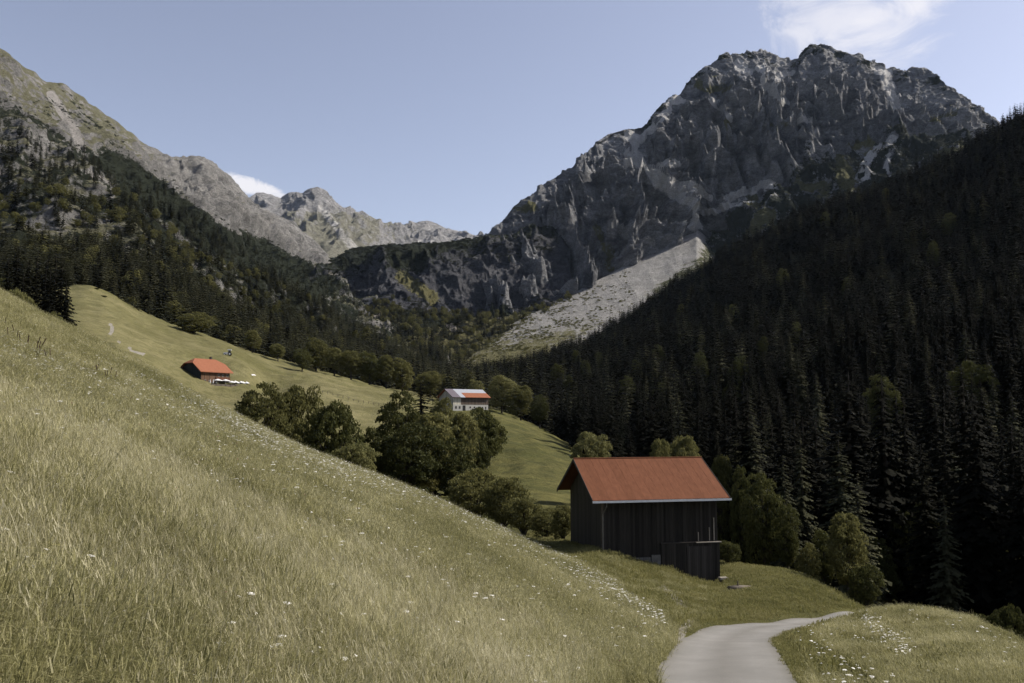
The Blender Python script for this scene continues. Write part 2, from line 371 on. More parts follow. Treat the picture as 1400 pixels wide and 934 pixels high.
def mountain_mat(name, rockA, rockB, grass, scrub, scree, sc=1.0, grassy=0.):
    m, nt, b = newmat(name, .92, .08); g = N(nt, 'ShaderNodeNewGeometry'); pos = g.outputs['Position']
    st = mapping(nt, pos, (1, 1, 2.2))
    r1 = noise(nt, .012 * sc, 10, .68, st, .6); r2 = noise(nt, .09 * sc, 8, .75, st); bl = noise(nt, .03 * sc, 8, .72, pos); bf = noise(nt, .11 * sc, 6, .7, pos)
    rock = mix(nt, ramp(nt, r1, [(.35, (0, 0, 0)), (.65, (1, 1, 1))]), rockA, rockB)
    rock = mix(nt, ramp(nt, r2, [(.35, (.55, .55, .55)), (.6, (0, 0, 0))]), rock, tuple(x * .45 for x in rockA))
    nz = N(nt, 'ShaderNodeSeparateXYZ'); nt.links.new(g.outputs['Normal'], nz.inputs[0])
    fl = N(nt, 'ShaderNodeMapRange'); nt.links.new(nz.outputs[2], fl.inputs[0]); fl.inputs[1].default_value = .45; fl.inputs[2].default_value = .85
    c = rock
    gm = mask(nt, mth(nt, 'ADD', at(nt, 'grass'), mth(nt, 'MULTIPLY', mth(nt, 'SUBTRACT', fl.outputs[0], .6), grassy)), bl, 1.3)
    c = mix(nt, gm, c, mix(nt, bf, tuple(x * .7 for x in grass), tuple(x * 1.25 for x in grass)))
    c = mix(nt, mask(nt, at(nt, 'scree'), bl, 1.0), c, mix(nt, bf, tuple(x * .8 for x in scree), scree))
    c = mix(nt, mask(nt, at(nt, 'scrub'), mix(nt, .5, bf, bl), 1.7, .45, .55), c, scrub)
    nt.links.new(c, b.inputs[0]); r3 = noise(nt, .33 * sc, 6, .8, st, .8); cr_ = ramp(nt, r3, [(.38, (.5, .5, .52)), (.5, (1, 1, 1)), (.66, (1.4, 1.4, 1.4))])
    c2_ = mix(nt, 1.0, c, cr_); c2_.node.blend_type = 'MULTIPLY'; nt.links.new(c2_, b.inputs[0])
    bump(nt, b, mth(nt, 'ADD', r2, mth(nt, 'MULTIPLY', r3, .5)), 1.0, 9 / sc)
    return m
def z2(pts, s=.536, ox=650, oy=40): return [(ox + a * s, oy + b_ * s) for a, b_ in pts]

# --- big mountain on the right
crest = [(600, 345, 1800), (655, 326, 1850), (672, 316, 1850), (690, 296, 1880), (700, 281, 1900), (712, 272, 1900), (735, 262, 1930), (750, 247, 1950), (775, 233, 1980), (800, 210, 2000), (815, 190, 2030), (830, 181, 2050),
 (852, 176, 2050), (875, 172, 2080), (893, 163, 2100), (905, 145, 2120), (925, 132, 2150), (940, 112, 2180), (955, 96, 2200), (975, 85, 2200), (993, 75, 2220), (1010, 74, 2220), (1040, 72, 2250), (1062, 79, 2250), (1080, 84, 2250), (1093, 83, 2250),
 (1100, 72, 2250), (1110, 63, 2250), (1122, 57, 2250), (1135, 61, 2250), (1150, 70, 2230), (1175, 78, 2200), (1195, 86, 2200), (1210, 96, 2180), (1237, 98, 2150), (1252, 91, 2150), (1265, 99, 2120), (1285, 112, 2100), (1310, 126, 2050), (1330, 145, 2020), (1350, 163, 2000), (1400, 200, 1950), (1500, 240, 1900)]
bot = [(600, 470, 1350), (700, 450, 1450), (790, 410, 1580), (850, 385, 1650), (950, 330, 1800), (1000, 340, 1700), (1100, 350, 1500), (1250, 290, 1350), (1400, 230, 1250), (1500, 200, 1200)]
mid = [(600, 400, 1650), (700, 365, 1700), (790, 320, 1780), (850, 290, 1800), (950, 235, 1900), (1000, 240, 1880), (1100, 215, 1850), (1200, 200, 1780), (1300, 200, 1650), (1400, 215, 1550), (1500, 215, 1500)]
low = [(600, 520, 1250), (700, 500, 1400), (850, 430, 1580), (950, 370, 1720), (1100, 420, 1350), (1250, 350, 1200), (1400, 300, 1100), (1500, 280, 1100)]
back = [(p[0], p[1] + 45, p[2] + 350) for p in crest]
S, T, pxs = patch([low, bot, mid, crest, back], 600, 1500, 980, [30, 200, 250, 30], 24, 1)
n = normals(S); tt = T[:, None]
bx, by = proj(S)
up = sst(.1, 1.0, tt) * (1 - .82 * sst(2.3, 3.0, tt)) * np.where(tt > 3, .3, 1)
q = np.stack([S[..., 0] / 230, S[..., 1] / 420, S[..., 2] / 470], -1); wq = .6 * np.stack([fbm(q * 2 + 5, 3), fbm(q * 2 + 9, 3), 0 * q[..., 0]], -1)
h = ridged(q + wq, 4, .5) - 1.0
q2 = np.stack([S[..., 0] / 70, S[..., 1] / 100, S[..., 2] / 90], -1); h2 = ridged(q2 + wq * 2, 4, .55) - 1
q3 = S / 34.; h3 = ridged(q3 * np.array([1, 1, 1.6]), 3, .6) - 1; h4 = ridged(S / 13. * np.array([.7, 1, 2.2]), 2, .6) - 1
shoulder = sst(-4, 20, by + 10 * fbm(S / 80. + 5, 3) - np.interp(bx, [930, 945, 971, 1079, 1132, 1186, 1229, 1266, 1346, 1400], [420, 325, 292, 226, 192, 196, 170, 162, 168, 190]))     # the vegetated lower flank
amp = up * (1 - .55 * shoulder)
S2 = S + n * (amp * (88 * h + 25 * h2 + 13 * h3 + 5 * h4))[..., None]
S2[..., 2] += up * 4 * fbm(S / 22., 3)
bx, by = proj(S2)
wx, wy = bx + 9 * fbm(S / 70., 4), by + 9 * fbm(S / 70. + 40, 4); wv = 1 + .8 * fbm(S / 45. + 11, 3)
scr = np.zeros(bx.shape)
for pl, wd in ((z2([(395, 260), (405, 330), (470, 385), (560, 455), (548, 505)]), 9), (z2([(520, 180), (470, 235), (400, 290)]), 6), (z2([(660, 90), (700, 110)]), 5), (z2([(730, 105), (745, 140), (790, 185)]), 6),
               (z2([(810, 100), (760, 130)]), 4), (z2([(1035, 105), (1062, 145), (1066, 190)]), 8), (z2([(1068, 275), (1020, 310), (985, 385)]), 5), (z2([(1065, 310), (1050, 360)]), 3), (z2([(590, 470), (660, 430), (760, 400)]), 6), (z2([(600, 180), (655, 235)]), 4),
               (z2([(440, 350), (520, 330)]), 4), (z2([(830, 245), (860, 225)]), 4), (z2([(480, 380), (540, 400), (600, 420)]), 5)):
    scr = np.maximum(scr, .85 * (1 - sst(.2, 1.9, distline(wx, wy, pl) / (wd * np.maximum(wv, .25)))))
gr = np.zeros(bx.shape)
for pl, wd in ((z2([(830, 400), (880, 405)]), 9), (z2([(690, 420), (720, 440)]), 6), (z2([(940, 290), (1000, 285)]), 7), (z2([(700, 520), (745, 470)]), 6), (z2([(1210, 310), (1245, 300)]), 6), (z2([(1170, 225), (1220, 210)]), 6),
               (z2([(930, 330), (960, 390)]), 8), (z2([(640, 240), (650, 290)]), 7), (z2([(100, 460), (150, 455)]), 6), (z2([(300, 500), (340, 560), (350, 610)]), 8), (z2([(60, 540), (95, 580)]), 6), (z2([(560, 150), (640, 150)]), 9), (z2([(750, 240), (790, 250)]), 6)):
    gr = np.maximum(gr, .75 * (1 - sst(.2, 2.0, distline(wx, wy, pl) / (wd * np.maximum(wv, .25)))))
cy = np.interp(bx, [p[0] for p in crest], [p[1] for p in crest])
sb = np.maximum(.62 * shoulder, .50 * (1 - sst(4, 30, by - cy)) * (bx > 820) * np.clip(.7 + .9 * fbm(S / 60. + 21, 3), 0, 1.2)) * (1 - scr) * (1 - gr)
M['mtn'] = mountain_mat('grey_limestone', (.080, .084, .096), (.38, .38, .385), (.105, .102, .050), (.018, .023, .015), (.55, .54, .53), 1.0, .5)
o = link('mountain', grid_mesh('mountain', S2, M['mtn'], dict(scree=scr, grass=gr + .12 + .42 * shoulder, scrub=sb))); tag(o, kind='structure')
BIG = (S2, T, bx, by, sb)

# --- scree cone
sb_ = [(560, 520, 950), (640, 508, 1000), (700, 505, 1000), (800, 480, 1080), (900, 440, 1200), (960, 410, 1250), (1040, 380, 1350)]
st_ = [(560, 500, 1250), (600, 482, 1300), (640, 468, 1350), (700, 440, 1420), (740, 420, 1500), (790, 398, 1570), (850, 366, 1680), (900, 338, 1780), (945, 311, 1880), (953, 306, 1880), (961, 315, 1870), (972, 332, 1830), (990, 352, 1800), (1040, 380, 1700)]
S, T, pxs = patch([[(p[0], p[1] + 30, p[2] - 60) for p in sb_], sb_, st_, [(p[0], p[1] + 15, p[2] + 160) for p in st_]], 560, 1040, 420, [6, 200, 14], 3)
q = np.stack([S[..., 0] / 22, S[..., 1] / 90, 0 * S[..., 0]], -1)
S[..., 2] += fbm(q, 4) * 1.4 * sst(0, 1.2, T)[:, None] + .35 * ridged(S / 9., 3)
bx, by = proj(S)
d = by - np.interp(bx, [p[0] for p in st_], [p[1] for p in st_])
lowveg = sst(860, 700, bx + 0 * by) * .42 + .4 * sst(25, 75, d)
lowveg = np.clip((835 - bx) / 170, 0, 1) * .6 + .35 * sst(18, 60, d)
rv = sst(-12, 14, bx + 10 * fbm(S / 40., 3) - np.interp(by, [300, 324, 351, 388, 440, 480], [958, 962, 948, 900, 840, 795]))
M['scree'] = mountain_mat('pale_scree', (.22, .215, .205), (.33, .322, .31), (.115, .108, .052), (.04, .044, .02), (.34, .33, .315), 2.2)
tag(link('scree_slope', grid_mesh('scree_slope', S, M['scree'], dict(scree=0 * bx, grass=np.maximum(lowveg * 1.0, rv * .55), scrub=np.clip(np.maximum(lowveg * .55, rv * .55), 0, .6)))), kind='structure')
SCREE = (S, T, bx, by)

# --- cliff wall and hanging plateau at the valley head
c0 = [(380, 520, 900), (450, 510, 1000), (560, 510, 1000), (640, 500, 1100), (700, 500, 1200), (780, 480, 1300)]
c1 = [(380, 470, 1150), (440, 455, 1250), (480, 440, 1330), (520, 425, 1380), (600, 428, 1400), (640, 432, 1400), (700, 432, 1430), (780, 420, 1500)]
c2 = [(380, 430, 1300), (440, 430, 1400), (480, 425, 1420), (520, 415, 1450), (560, 412, 1460), (640, 418, 1480), (700, 420, 1500), (780, 410, 1550)]
c3 = [(380, 380, 1500), (430, 372, 1560), (455, 368, 1560), (480, 356, 1560), (500, 350, 1560), (560, 342, 1600), (620, 340, 1620), (660, 332, 1680), (690, 325, 1700), (780, 300, 1800)]
c4 = [(380, 352, 2300), (430, 352, 2300), (460, 352, 2300), (480, 340, 2300), (520, 336, 2300), (560, 335, 2350), (620, 330, 2350), (655, 325, 2300), (780, 300, 2300)]
c5 = [(p[0], p[1] + 40, p[2] + 400) for p in c4]
S, T, pxs = patch([c0, c1, c2, c3, c4, c5], 380, 780, 520, [70, 40, 130, 60, 8], 8, 2)
n = normals(S); tt = T[:, None]
q = np.stack([S[..., 0] / 120, S[..., 1] / 260, S[..., 2] / 260], -1)
wall = sst(1.0, 1.9, tt) * (1 - sst(2.9, 3.3, tt)); base = sst(0, .5, tt) * (1 - sst(3.6, 4, tt))
h = (ridged(q, 4, .5) - 1) * .5; h2 = .6 * ridged(np.stack([S[..., 0] / 40, S[..., 1] / 60, S[..., 2] / 45], -1), 4, .55) - .6
S2 = S + n * (wall * (42 * h + 15 * h2) + (1 - wall) * base * (16 * h + 9 * h2))[..., None]
S2[..., 2] += 5 * base * fbm(S / 40., 4)
S2[..., 2] += wall * 5 * (np.abs(((S[..., 2] + 20 * fbm(S / 150., 2)) / 26) % 1 - .5) - .25)
bx, by = proj(S2)
plate = sst(2.9, 3.3, tt) + 0 * bx; terr = (1 - sst(.9, 1.6, tt)) + 0 * bx
sbv = np.clip(.5 * plate + .50 * sst(2.3, 3.0, tt) + .42 * terr + .3 * (1 - sst(30, 60, distline(bx, by, [(560, 385), (590, 405)]))), 0, .8)
grv = np.clip(.62 * plate + .50 * terr + .8 * (1 - sst(4, 16, distline(bx, by, [(550, 378), (575, 395), (592, 408)]))) + .10, 0, 1)
scv = .9 * (1 - sst(2.0, 5, distline(bx, by, [(452, 375), (446, 392), (455, 408), (457, 422)])))
scv = np.maximum(scv, .8 * (1 - sst(3, 8, distline(bx, by, [(610, 440), (620, 450)])))); scv = np.maximum(scv, .7 * (1 - sst(3, 8, distline(bx, by, [(515, 430), (520, 445)]))))
M['cliff'] = mountain_mat('dark_cliff_rock', (.028, .030, .038), (.095, .095, .102), (.105, .098, .045), (.013, .016, .008), (.26, .235, .21), 1.4, .3)  # deep shadow on the wall is put into a darker, bluer rock colour
tag(link('cliff', grid_mesh('cliff', S2, M['cliff'], dict(scree=scv, grass=grv, scrub=sbv))), kind='structure')
CLIFF = (S2, T, bx, by)

# --- far ridge
fc = [(250, 300, 4600), (300, 290, 4600), (330, 276, 4600), (345, 268, 4500), (358, 264, 4500), (370, 266, 4500), (384, 272, 4500), (395, 264, 4400), (405, 261, 4400), (415, 264, 4300), (424, 259, 4200), (434, 255, 4200), (442, 259, 4200), (452, 268, 4200),
      (462, 278, 4200), (480, 289, 4200), (495, 292, 4300), (512, 300, 4300), (530, 306, 4400), (545, 305, 4400), (560, 309, 4400), (572, 302, 4400), (583, 301, 4400), (592, 305, 4400), (610, 313, 4500), (630, 318, 4500), (655, 323, 4500), (700, 330, 4500), (760, 335, 4500)]
fm = [(250, 330, 3300), (340, 300, 3700), (384, 288, 3700), (434, 285, 3650), (480, 308, 3700), (560, 322, 3900), (655, 331, 4100), (760, 340, 4200)]
fb = [(250, 400, 2400), (400, 375, 2400), (460, 365, 2400), (500, 350, 2600), (560, 345, 3300), (655, 342, 3600), (760, 345, 3600)]
S, T, pxs = patch([fb, fm, fc, [(p[0], p[1] + 12, p[2] + 500) for p in fc]], 250, 760, 640, [130, 110, 10], 6, 0)
n = normals(S); tt = T[:, None]
q = np.stack([S[..., 0] / 300, S[..., 1] / 700, S[..., 2] / 600], -1)
a = sst(0, .5, tt) * (1 - .9 * sst(1.2, 2, tt)) * np.where(tt > 2, .5, 1)
S2 = S + n * (a * (70 * (ridged(q, 5, .5) - 1)) + a * 16 * (ridged(S / 90., 3, .6) - 1))[..., None]
S2[..., 2] += 9 * fbm(S / 110., 4) * sst(1, 2, tt)
bx, by = proj(S2)
dk = (1 - sst(0, 26, by - np.interp(bx, [p[0] for p in fc], [p[1] for p in fc]) - 4)) * (bx < 425)
M['far'] = mountain_mat('far_grey_rock', (.20, .20, .205), (.36, .355, .355), (.20, .195, .155), (.05, .055, .04), (.48, .47, .46), .5, .2)
gf = np.clip(.70 - np.abs(bx - 450) / 260, 0, .55) * sst(272, 300, by) + .1
sf = .85 * (1 - sst(4, 11, distline(bx, by, [(440, 285), (470, 325), (490, 345)]))) * .6
sf = np.maximum(sf, .8 * (1 - sst(2, 6, distline(bx, by, [(575, 331), (592, 332)]))))
o = link('far_mountains', grid_mesh('far_mountains', S2, M['far'], dict(scree=sf, grass=gf, scrub=0 * bx))); tag(o, kind='structure')

# --- left mountainside
l0 = [(-500, 470, 330), (-200, 440, 380), (0, 425, 400), (90, 412, 390), (130, 405, 395), (200, 445, 405), (300, 485, 420), (420, 520, 430), (520, 540, 450), (620, 548, 520)]
l1 = [(-500, 330, 520), (-200, 345, 520), (0, 350, 520), (100, 345, 540), (200, 370, 560), (300, 420, 600), (420, 470, 640), (520, 500, 680), (620, 530, 700)]
l2 = [(-500, 60, 900), (-200, 120, 950), (0, 210, 950), (100, 240, 1000), (200, 290, 1080), (300, 350, 1150), (400, 410, 1200), (450, 440, 1200), (520, 480, 1150), (620, 520, 1100)]
l3 = [(-500, -250, 1200), (-200, -60, 1300), (0, 66, 1400), (12, 70, 1400), (30, 84, 1420), (48, 95, 1440), (62, 107, 1460), (78, 113, 1500), (92, 118, 1520), (110, 133, 1550), (130, 149, 1580), (150, 162, 1600), (170, 178, 1650), (190, 193, 1700), (210, 204, 1750), (228, 211, 1800),
      (245, 214, 1850), (262, 211, 1900), (275, 213, 1920), (288, 221, 1950), (298, 231, 1980), (310, 240, 2000), (322, 252, 2020), (335, 266, 2050), (350, 279, 2080), (370, 290, 2100), (400, 305, 2150), (430, 330, 2100), (448, 352, 2050), (470, 372, 1900), (520, 410, 1700), (620, 470, 1400)]
S, T, pxs = patch([[(p[0], p[1] + 35, p[2] - 40) for p in l0], l0, l1, l2, l3, [(p[0], p[1] + 60, p[2] + 300) for p in l3]], -500, 620, 860, [5, 70, 130, 150, 12], 14, 1)
n = normals(S); tt = T[:, None]
a = sst(1.6, 2.6, tt) * (1 - .75 * sst(3.5, 4, tt)) * np.where(tt > 4, .3, 1)
q = np.stack([S[..., 0] / 170, S[..., 1] / 260, S[..., 2] / 300], -1)
face = sst(190, 260, proj(S)[0]) * sst(2.9, 3.4, tt)
S2 = S + n * (a * (34 * (ridged(q, 4, .5) - 1) + (8 + 8 * face) * (ridged(S / 45., 4, .55) - 1)))[..., None]
S2[..., 2] += 3 * sst(1.2, 2, tt) * fbm(S / 25., 3)
bx, by = proj(S2)
ln = np.interp(bx, [-500, 0, 100, 200, 300, 430, 460], [-200, 115, 190, 225, 300, 352, 372])   # lower edge of the bare rock
bare_ = 1 - sst(-10, 22, by - ln)
rockband = np.maximum(bare_ * sst(150, 260, bx), .0)
grv = np.clip(.50 + .12 * bare_ - .42 * rockband + .1 * fbm(S / 120., 3), 0, 1)
sbv = np.clip(.55 * (1 - bare_) + .22 * fbm(S / 90. + 7, 3) + .35 * (1 - sst(18, 45, distline(bx, by, [(50, 110), (130, 175), (230, 260), (330, 330), (430, 372)]))) - .25 * rockband, 0, .9)
scv = .75 * (1 - sst(3, 12, distline(bx, by, [(70, 130), (100, 175), (110, 200)]))) + .7 * (1 - sst(3, 10, distline(bx, by, [(205, 240), (240, 270)])))
scv = np.maximum(scv, .6 * (1 - sst(3, 10, distline(bx, by, [(120, 235), (160, 260)]))))
M['left'] = mountain_mat('left_slope_rock', (.125, .122, .118), (.30, .292, .28), (.135, .13, .082), (.020, .024, .014), (.32, .305, .29), 1.2, .35)
o = link('left_mountainside', grid_mesh('left_mountainside', S2, M['left'], dict(scree=np.clip(scv, 0, 1), grass=grv, scrub=sbv))); tag(o, kind='structure')
LEFT = (S2, T, bx, by, sbv)

# --- right forest slope
r0 = [(600, 560, 520), (680, 580, 430), (750, 625, 330), (850, 700, 220), (1000, 760, 140), (1200, 830, 105), (1400, 850, 95), (1700, 950, 70), (2300, 1100, 60)]
r1 = [(600, 530, 700), (680, 535, 600), (750, 545, 520), (850, 575, 400), (1000, 600, 300), (1200, 620, 230), (1400, 620, 200), (1700, 620, 170), (2300, 600, 150)]
r2 = [(600, 525, 800), (680, 520, 750), (750, 515, 700), (850, 498, 640), (1000, 468, 540), (1200, 430, 460), (1400, 400, 410), (1700, 330, 360), (2300, 200, 300)]
r3 = [(600, 528, 880), (680, 518, 920), (740, 503, 950), (800, 482, 980), (900, 414, 1000), (1000, 354, 960), (1100, 300, 900), (1200, 268, 850), (1300, 232, 800), (1400, 172, 750), (1700, 0, 650), (2300, -350, 550)]
S, T, pxs = patch([[(p[0], p[1] + 60, p[2] - 12) for p in r0], r0, r1, r2, r3, [(p[0], p[1] + 40, p[2] + 150) for p in r3]], 600, 2300, 560, [4, 50, 70, 70, 10], 8)
S[..., 2] += 7 * fbm(np.stack([S[..., 0] / 80, S[..., 1] / 120, 0 * S[..., 0]], -1), 3) * sst(1, 2, T)[:, None]
M['floor'] = plain('forest_floor', (.035, .034, .018), .95, .4, .3)
bx, by = proj(S)
tag(link('forest_slope', grid_mesh('forest_slope', S, M['floor'])), kind='structure')
RIGHT = (S, T, bx, by)

# ------------------------------------------------------------------ plant meshes (height 1)
def spruce_quads(rs, tiers, per, sprays, w=.16, droop=.35):
    Q = []
    for k in range(tiers):
        z = .06 + .93 * (k / tiers) ** .92; rr = w * (1 - z) ** .75 * rs.uniform(.8, 1.12) + .008
        m = max(4, int(per * (.5 + .5 * (1 - z)))); a0 = rs.uniform(0, 6.28)
        for j in range(m):
            a = a0 + j * 6.283 / m + rs.normal(0, .15); L = rr * rs.uniform(.7, 1.15); d = np.array([cos(a), sin(a), 0]); s = np.array([-sin(a), cos(a), 0])
            zz = z + rs.normal(0, .010)
            for i in range(sprays):
                t0 = i / sprays; t1 = (i + 1.15) / sprays
                f = lambda t: np.array([0, 0, zz]) + d * L * t + np.array([0, 0, 1]) * (-droop * L * (t ** 1.3) + .15 * L * max(0, t - .6))
                wd = L * .26 * (1 - .5 * t0) * rs.uniform(.5, 1.35); hang = np.array([0, 0, -wd * rs.uniform(.1, .9)])
                p0, p1 = f(t0), f(t1)
                Q.append([p0, p0 + s * wd + hang + d * L * .10, p1 + s * wd * .55 + hang, p1])
                Q.append([p0, p1, p1 - s * wd * .55 + hang, p0 - s * wd + hang + d * L * .10])
    return np.array(Q)
def cloud_quads(rs, n_cl, leaves, size, ell=(.42, .42, .38), cz=.58, crad=.12, shape=1.0):
    Q = []; C = []
    lob = [(rs.normal(size=3), rs.uniform(.1, .5)) for _ in range(7)]; lob = [(l / np.linalg.norm(l), a_) for l, a_ in lob]
    for k in range(n_cl):
        zz = 1 - 2 * (k + .5) / n_cl; an = k * 2.39996 + rs.normal(0, .25); q_ = math.sqrt(max(0, 1 - zz * zz))
        v = np.array([q_ * cos(an), q_ * sin(an), zz])
        m_ = min(1.06, .66 + sum(a_ * max(0, float(v @ l)) ** 4 for l, a_ in lob)) + rs.normal(0, .03)
        r = m_ * (rs.uniform(.80, 1.0) if k % 4 else rs.uniform(.3, .7))
        c = np.array([v[0] * ell[0], v[1] * ell[1], v[2] * ell[2]]) * r * .92; c[2] = max(c[2] + cz, .05 + crad * .3); C.append(c)
        cr = crad * rs.uniform(.65, 1.25)
        u = rs.normal(size=(leaves, 3)); u /= np.linalg.norm(u, axis=1)[:, None]; u[:, 2] = np.abs(u[:, 2]) * .9 - .25
        p = c + u * cr * rs.uniform(.65, 1.08, (leaves, 1)) * np.array([1, 1, .72])
        nn = u + rs.normal(0, .55, (leaves, 3)); nn /= np.linalg.norm(nn, axis=1)[:, None]
        a = np.cross(nn, rs.normal(size=(leaves, 3))); a /= np.linalg.norm(a, axis=1)[:, None]; b_ = np.cross(nn, a)
        s1 = size * rs.uniform(.6, 1.3, (leaves, 1)); s2 = s1 * rs.uniform(.5, .8, (leaves, 1))
        Q.append(np.stack([p - a * s1, p - b_ * s2, p + a * s1, p + b_ * s2], 1))
    Q = np.concatenate(Q); kz = .985 / np.percentile(Q[..., 2], 99.8); kr = ell[0] / np.percentile(np.hypot(Q[..., 0], Q[..., 1]), 99) if cz > .4 else 1
    if cz > .4: Q = Q * np.array([kr, kr, kz]); C = [c * np.array([kr, kr, kz]) for c in C]
    return Q, C
def trunk_mb(C=None, h=.6, r=.022, rs=None):
    m = MB(); m.tube([(0, 0, -.04), (0, 0, .1), (.006, 0, h * .6), (0, .004, h)], [r * 1.3, r, r * .7, r * .12], 8)
    if C:
        for c in C[::9]:
            z0 = rs.uniform(.18, .42); m.tube([(0, 0, z0), (c[0] * .45, c[1] * .45, z0 + (c[2] - z0) * .6), tuple(c)], [r * .45, r * .3, r * .12], 5, False)
    return m
rs = np.random.RandomState(11)
SPR = []
for v in range(4):
    m = quads_mesh('crown', spruce_quads(rs, 36, 11, 6, [.16, .14, .18, .15][v], [.35, .5, .3, .45][v]), M['spruce']); m.name = 'spruce_crown'
    t = trunk_mb(h=.97, r=.012); tm = poly_mesh('spruce_trunk', t.v, t.f, M['bark'])
    SPR.append((m, tm))
SPRL = []
for m_, t_ in SPR:
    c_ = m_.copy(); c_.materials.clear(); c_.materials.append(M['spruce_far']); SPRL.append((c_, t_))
BRD = {}
for key, mt in (('leaf', M['leaf']), ('leaf_dark', M['leaf_dark']), ('leaf_light', M['leaf_light'])):
    BRD[key] = []
    for v in range(3):
        Q, C = cloud_quads(rs, [150, 130, 160][v], 95, .0135, [(.38, .38, .46), (.34, .36, .47), (.42, .40, .45)][v], .52, .085)
        t = trunk_mb(C, .55, .022, rs)
        BRD[key].append((quads_mesh('broadleaf_crown', Q, mt), poly_mesh('broadleaf_trunk', t.v, t.f, M['bark'])))
SHR = {}
for key, mt in (('leaf', M['leaf']), ('leaf_dark', M['leaf_dark']), ('leaf_light', M['leaf_light'])):
    SHR[key] = []
    for v in range(3):
        Q, C = cloud_quads(rs, 130, 85, .020, (.58, .54, .50), .46, .12)
        t = MB()
        for c in C[::9]: t.tube([(0, 0, -.05), (c[0] * .4, c[1] * .4, c[2] * .55), tuple(c)], [.02, .014, .006], 5, False)
        SHR[key].append((quads_mesh('shrub_foliage', Q, mt), poly_mesh('shrub_stems', t.v, t.f, M['bark'])))
# cheaper plants for the far forest, kept in collections of their own for the stuff objects
def coll(name, meshes):
    c = bpy.data.collections.new(name)
    for i, m in enumerate(meshes):
        c.objects.link(bpy.data.objects.new(f'{name}_{chr(97 + i)}', m))
    return c
far_spruce = [quads_mesh('forest_spruce', spruce_quads(rs, 15, 7, 2, w, .4), mt) for w, mt in ((.15, M['spruce']), (.18, M['spruce']), (.13, M['spruce']), (.16, M['spruce_far']), (.14, M['spruce_far']))]
far_broad = [quads_mesh('forest_broadleaf', cloud_quads(rs, 26, 46, .035, (.40, .40, .40), .55, .15)[0], M['leaf']) for _ in range(2)]
scrubm = [quads_mesh('pine_scrub', cloud_quads(rs, 9, 40, .07, (.9, .9, .35), .3, .3)[0], M['scrub']) for _ in range(3)]
bushm = [quads_mesh('scree_bush', cloud_quads(rs, 8, 36, .07, (.7, .7, .35), .3, .3)[0], M['leaf']) for _ in range(2)]

def scatter(name, pts, rotz, scl, idx, collection, label=None, cat=None, tilt=None, kind='stuff'):
    n = len(pts); me = bpy.data.meshes.new(name); me.vertices.add(n); me.vertices.foreach_set('co', np.asarray(pts, np.float32).reshape(-1))
    rot = np.zeros((n, 3), np.float32); rot[:, 2] = rotz
    if tilt is not None: rot[:, :2] = tilt
    scl = np.asarray(scl, np.float32)
    if scl.ndim == 1: scl = np.repeat(scl[:, None], 3, 1)
    for k, ty, v, f in (('rot', 'FLOAT_VECTOR', rot, 'vector'), ('scl', 'FLOAT_VECTOR', scl, 'vector')):
        a = me.attributes.new(k, ty, 'POINT'); a.data.foreach_set(f, np.ascontiguousarray(v, dtype=np.float32).reshape(-1))
    a = me.attributes.new('idx', 'INT', 'POINT'); a.data.foreach_set('value', np.asarray(idx, np.int32))
    o = link(name, me)
    g = bpy.data.node_groups.new(name, 'GeometryNodeTree')
    g.interface.new_socket('Geometry', in_out='INPUT', socket_type='NodeSocketGeometry'); g.interface.new_socket('Geometry', in_out='OUTPUT', socket_type='NodeSocketGeometry')
    gi, go = g.nodes.new('NodeGroupInput'), g.nodes.new('NodeGroupOutput')
    iop = g.nodes.new('GeometryNodeInstanceOnPoints'); ci = g.nodes.new('GeometryNodeCollectionInfo')
    ci.inputs['Collection'].default_value = collection; ci.inputs['Separate Children'].default_value = True; ci.inputs['Reset Children'].default_value = True
    def na(nm, ty):
        x = g.nodes.new('GeometryNodeInputNamedAttribute'); x.data_type = ty; x.inputs['Name'].default_value = nm
        return [s for s in x.outputs if s.enabled and s.name == 'Attribute'][0]
    e2r = g.nodes.new('FunctionNodeEulerToRotation')
    L = g.links.new
    L(gi.outputs[0], iop.inputs['Points']); L(ci.outputs[0], iop.inputs['Instance']); iop.inputs['Pick Instance'].default_value = True
    L(na('idx', 'INT'), iop.inputs['Instance Index']); L(na('rot', 'FLOAT_VECTOR'), e2r.inputs[0]); L(e2r.outputs[0], iop.inputs['Rotation']); L(na('scl', 'FLOAT_VECTOR'), iop.inputs['Scale'])
    L(iop.outputs[0], go.inputs[0])
    md = o.modifiers.new('scatter', 'NODES'); md.node_group = g
    tag(o, label, cat, kind=kind); return o

def sample_patch(S, n, dens=None):
    a = S[:-1, :-1]; du = S[:-1, 1:] - a; dv = S[1:, :-1] - a
    ar = np.linalg.norm(np.cross(du, dv), axis=-1)
    if dens is not None: ar = ar * dens[:-1, :-1]
    c = np.cumsum(ar.ravel()); k = np.searchsorted(c, rng.random(n) * c[-1]); k = np.clip(k, 0, ar.size - 1); i, j = np.divmod(k, ar.shape[1])
    u, v = rng.random(n)[:, None], rng.random(n)[:, None]
    return a[i, j] + du[i, j] * u + dv[i, j] * v

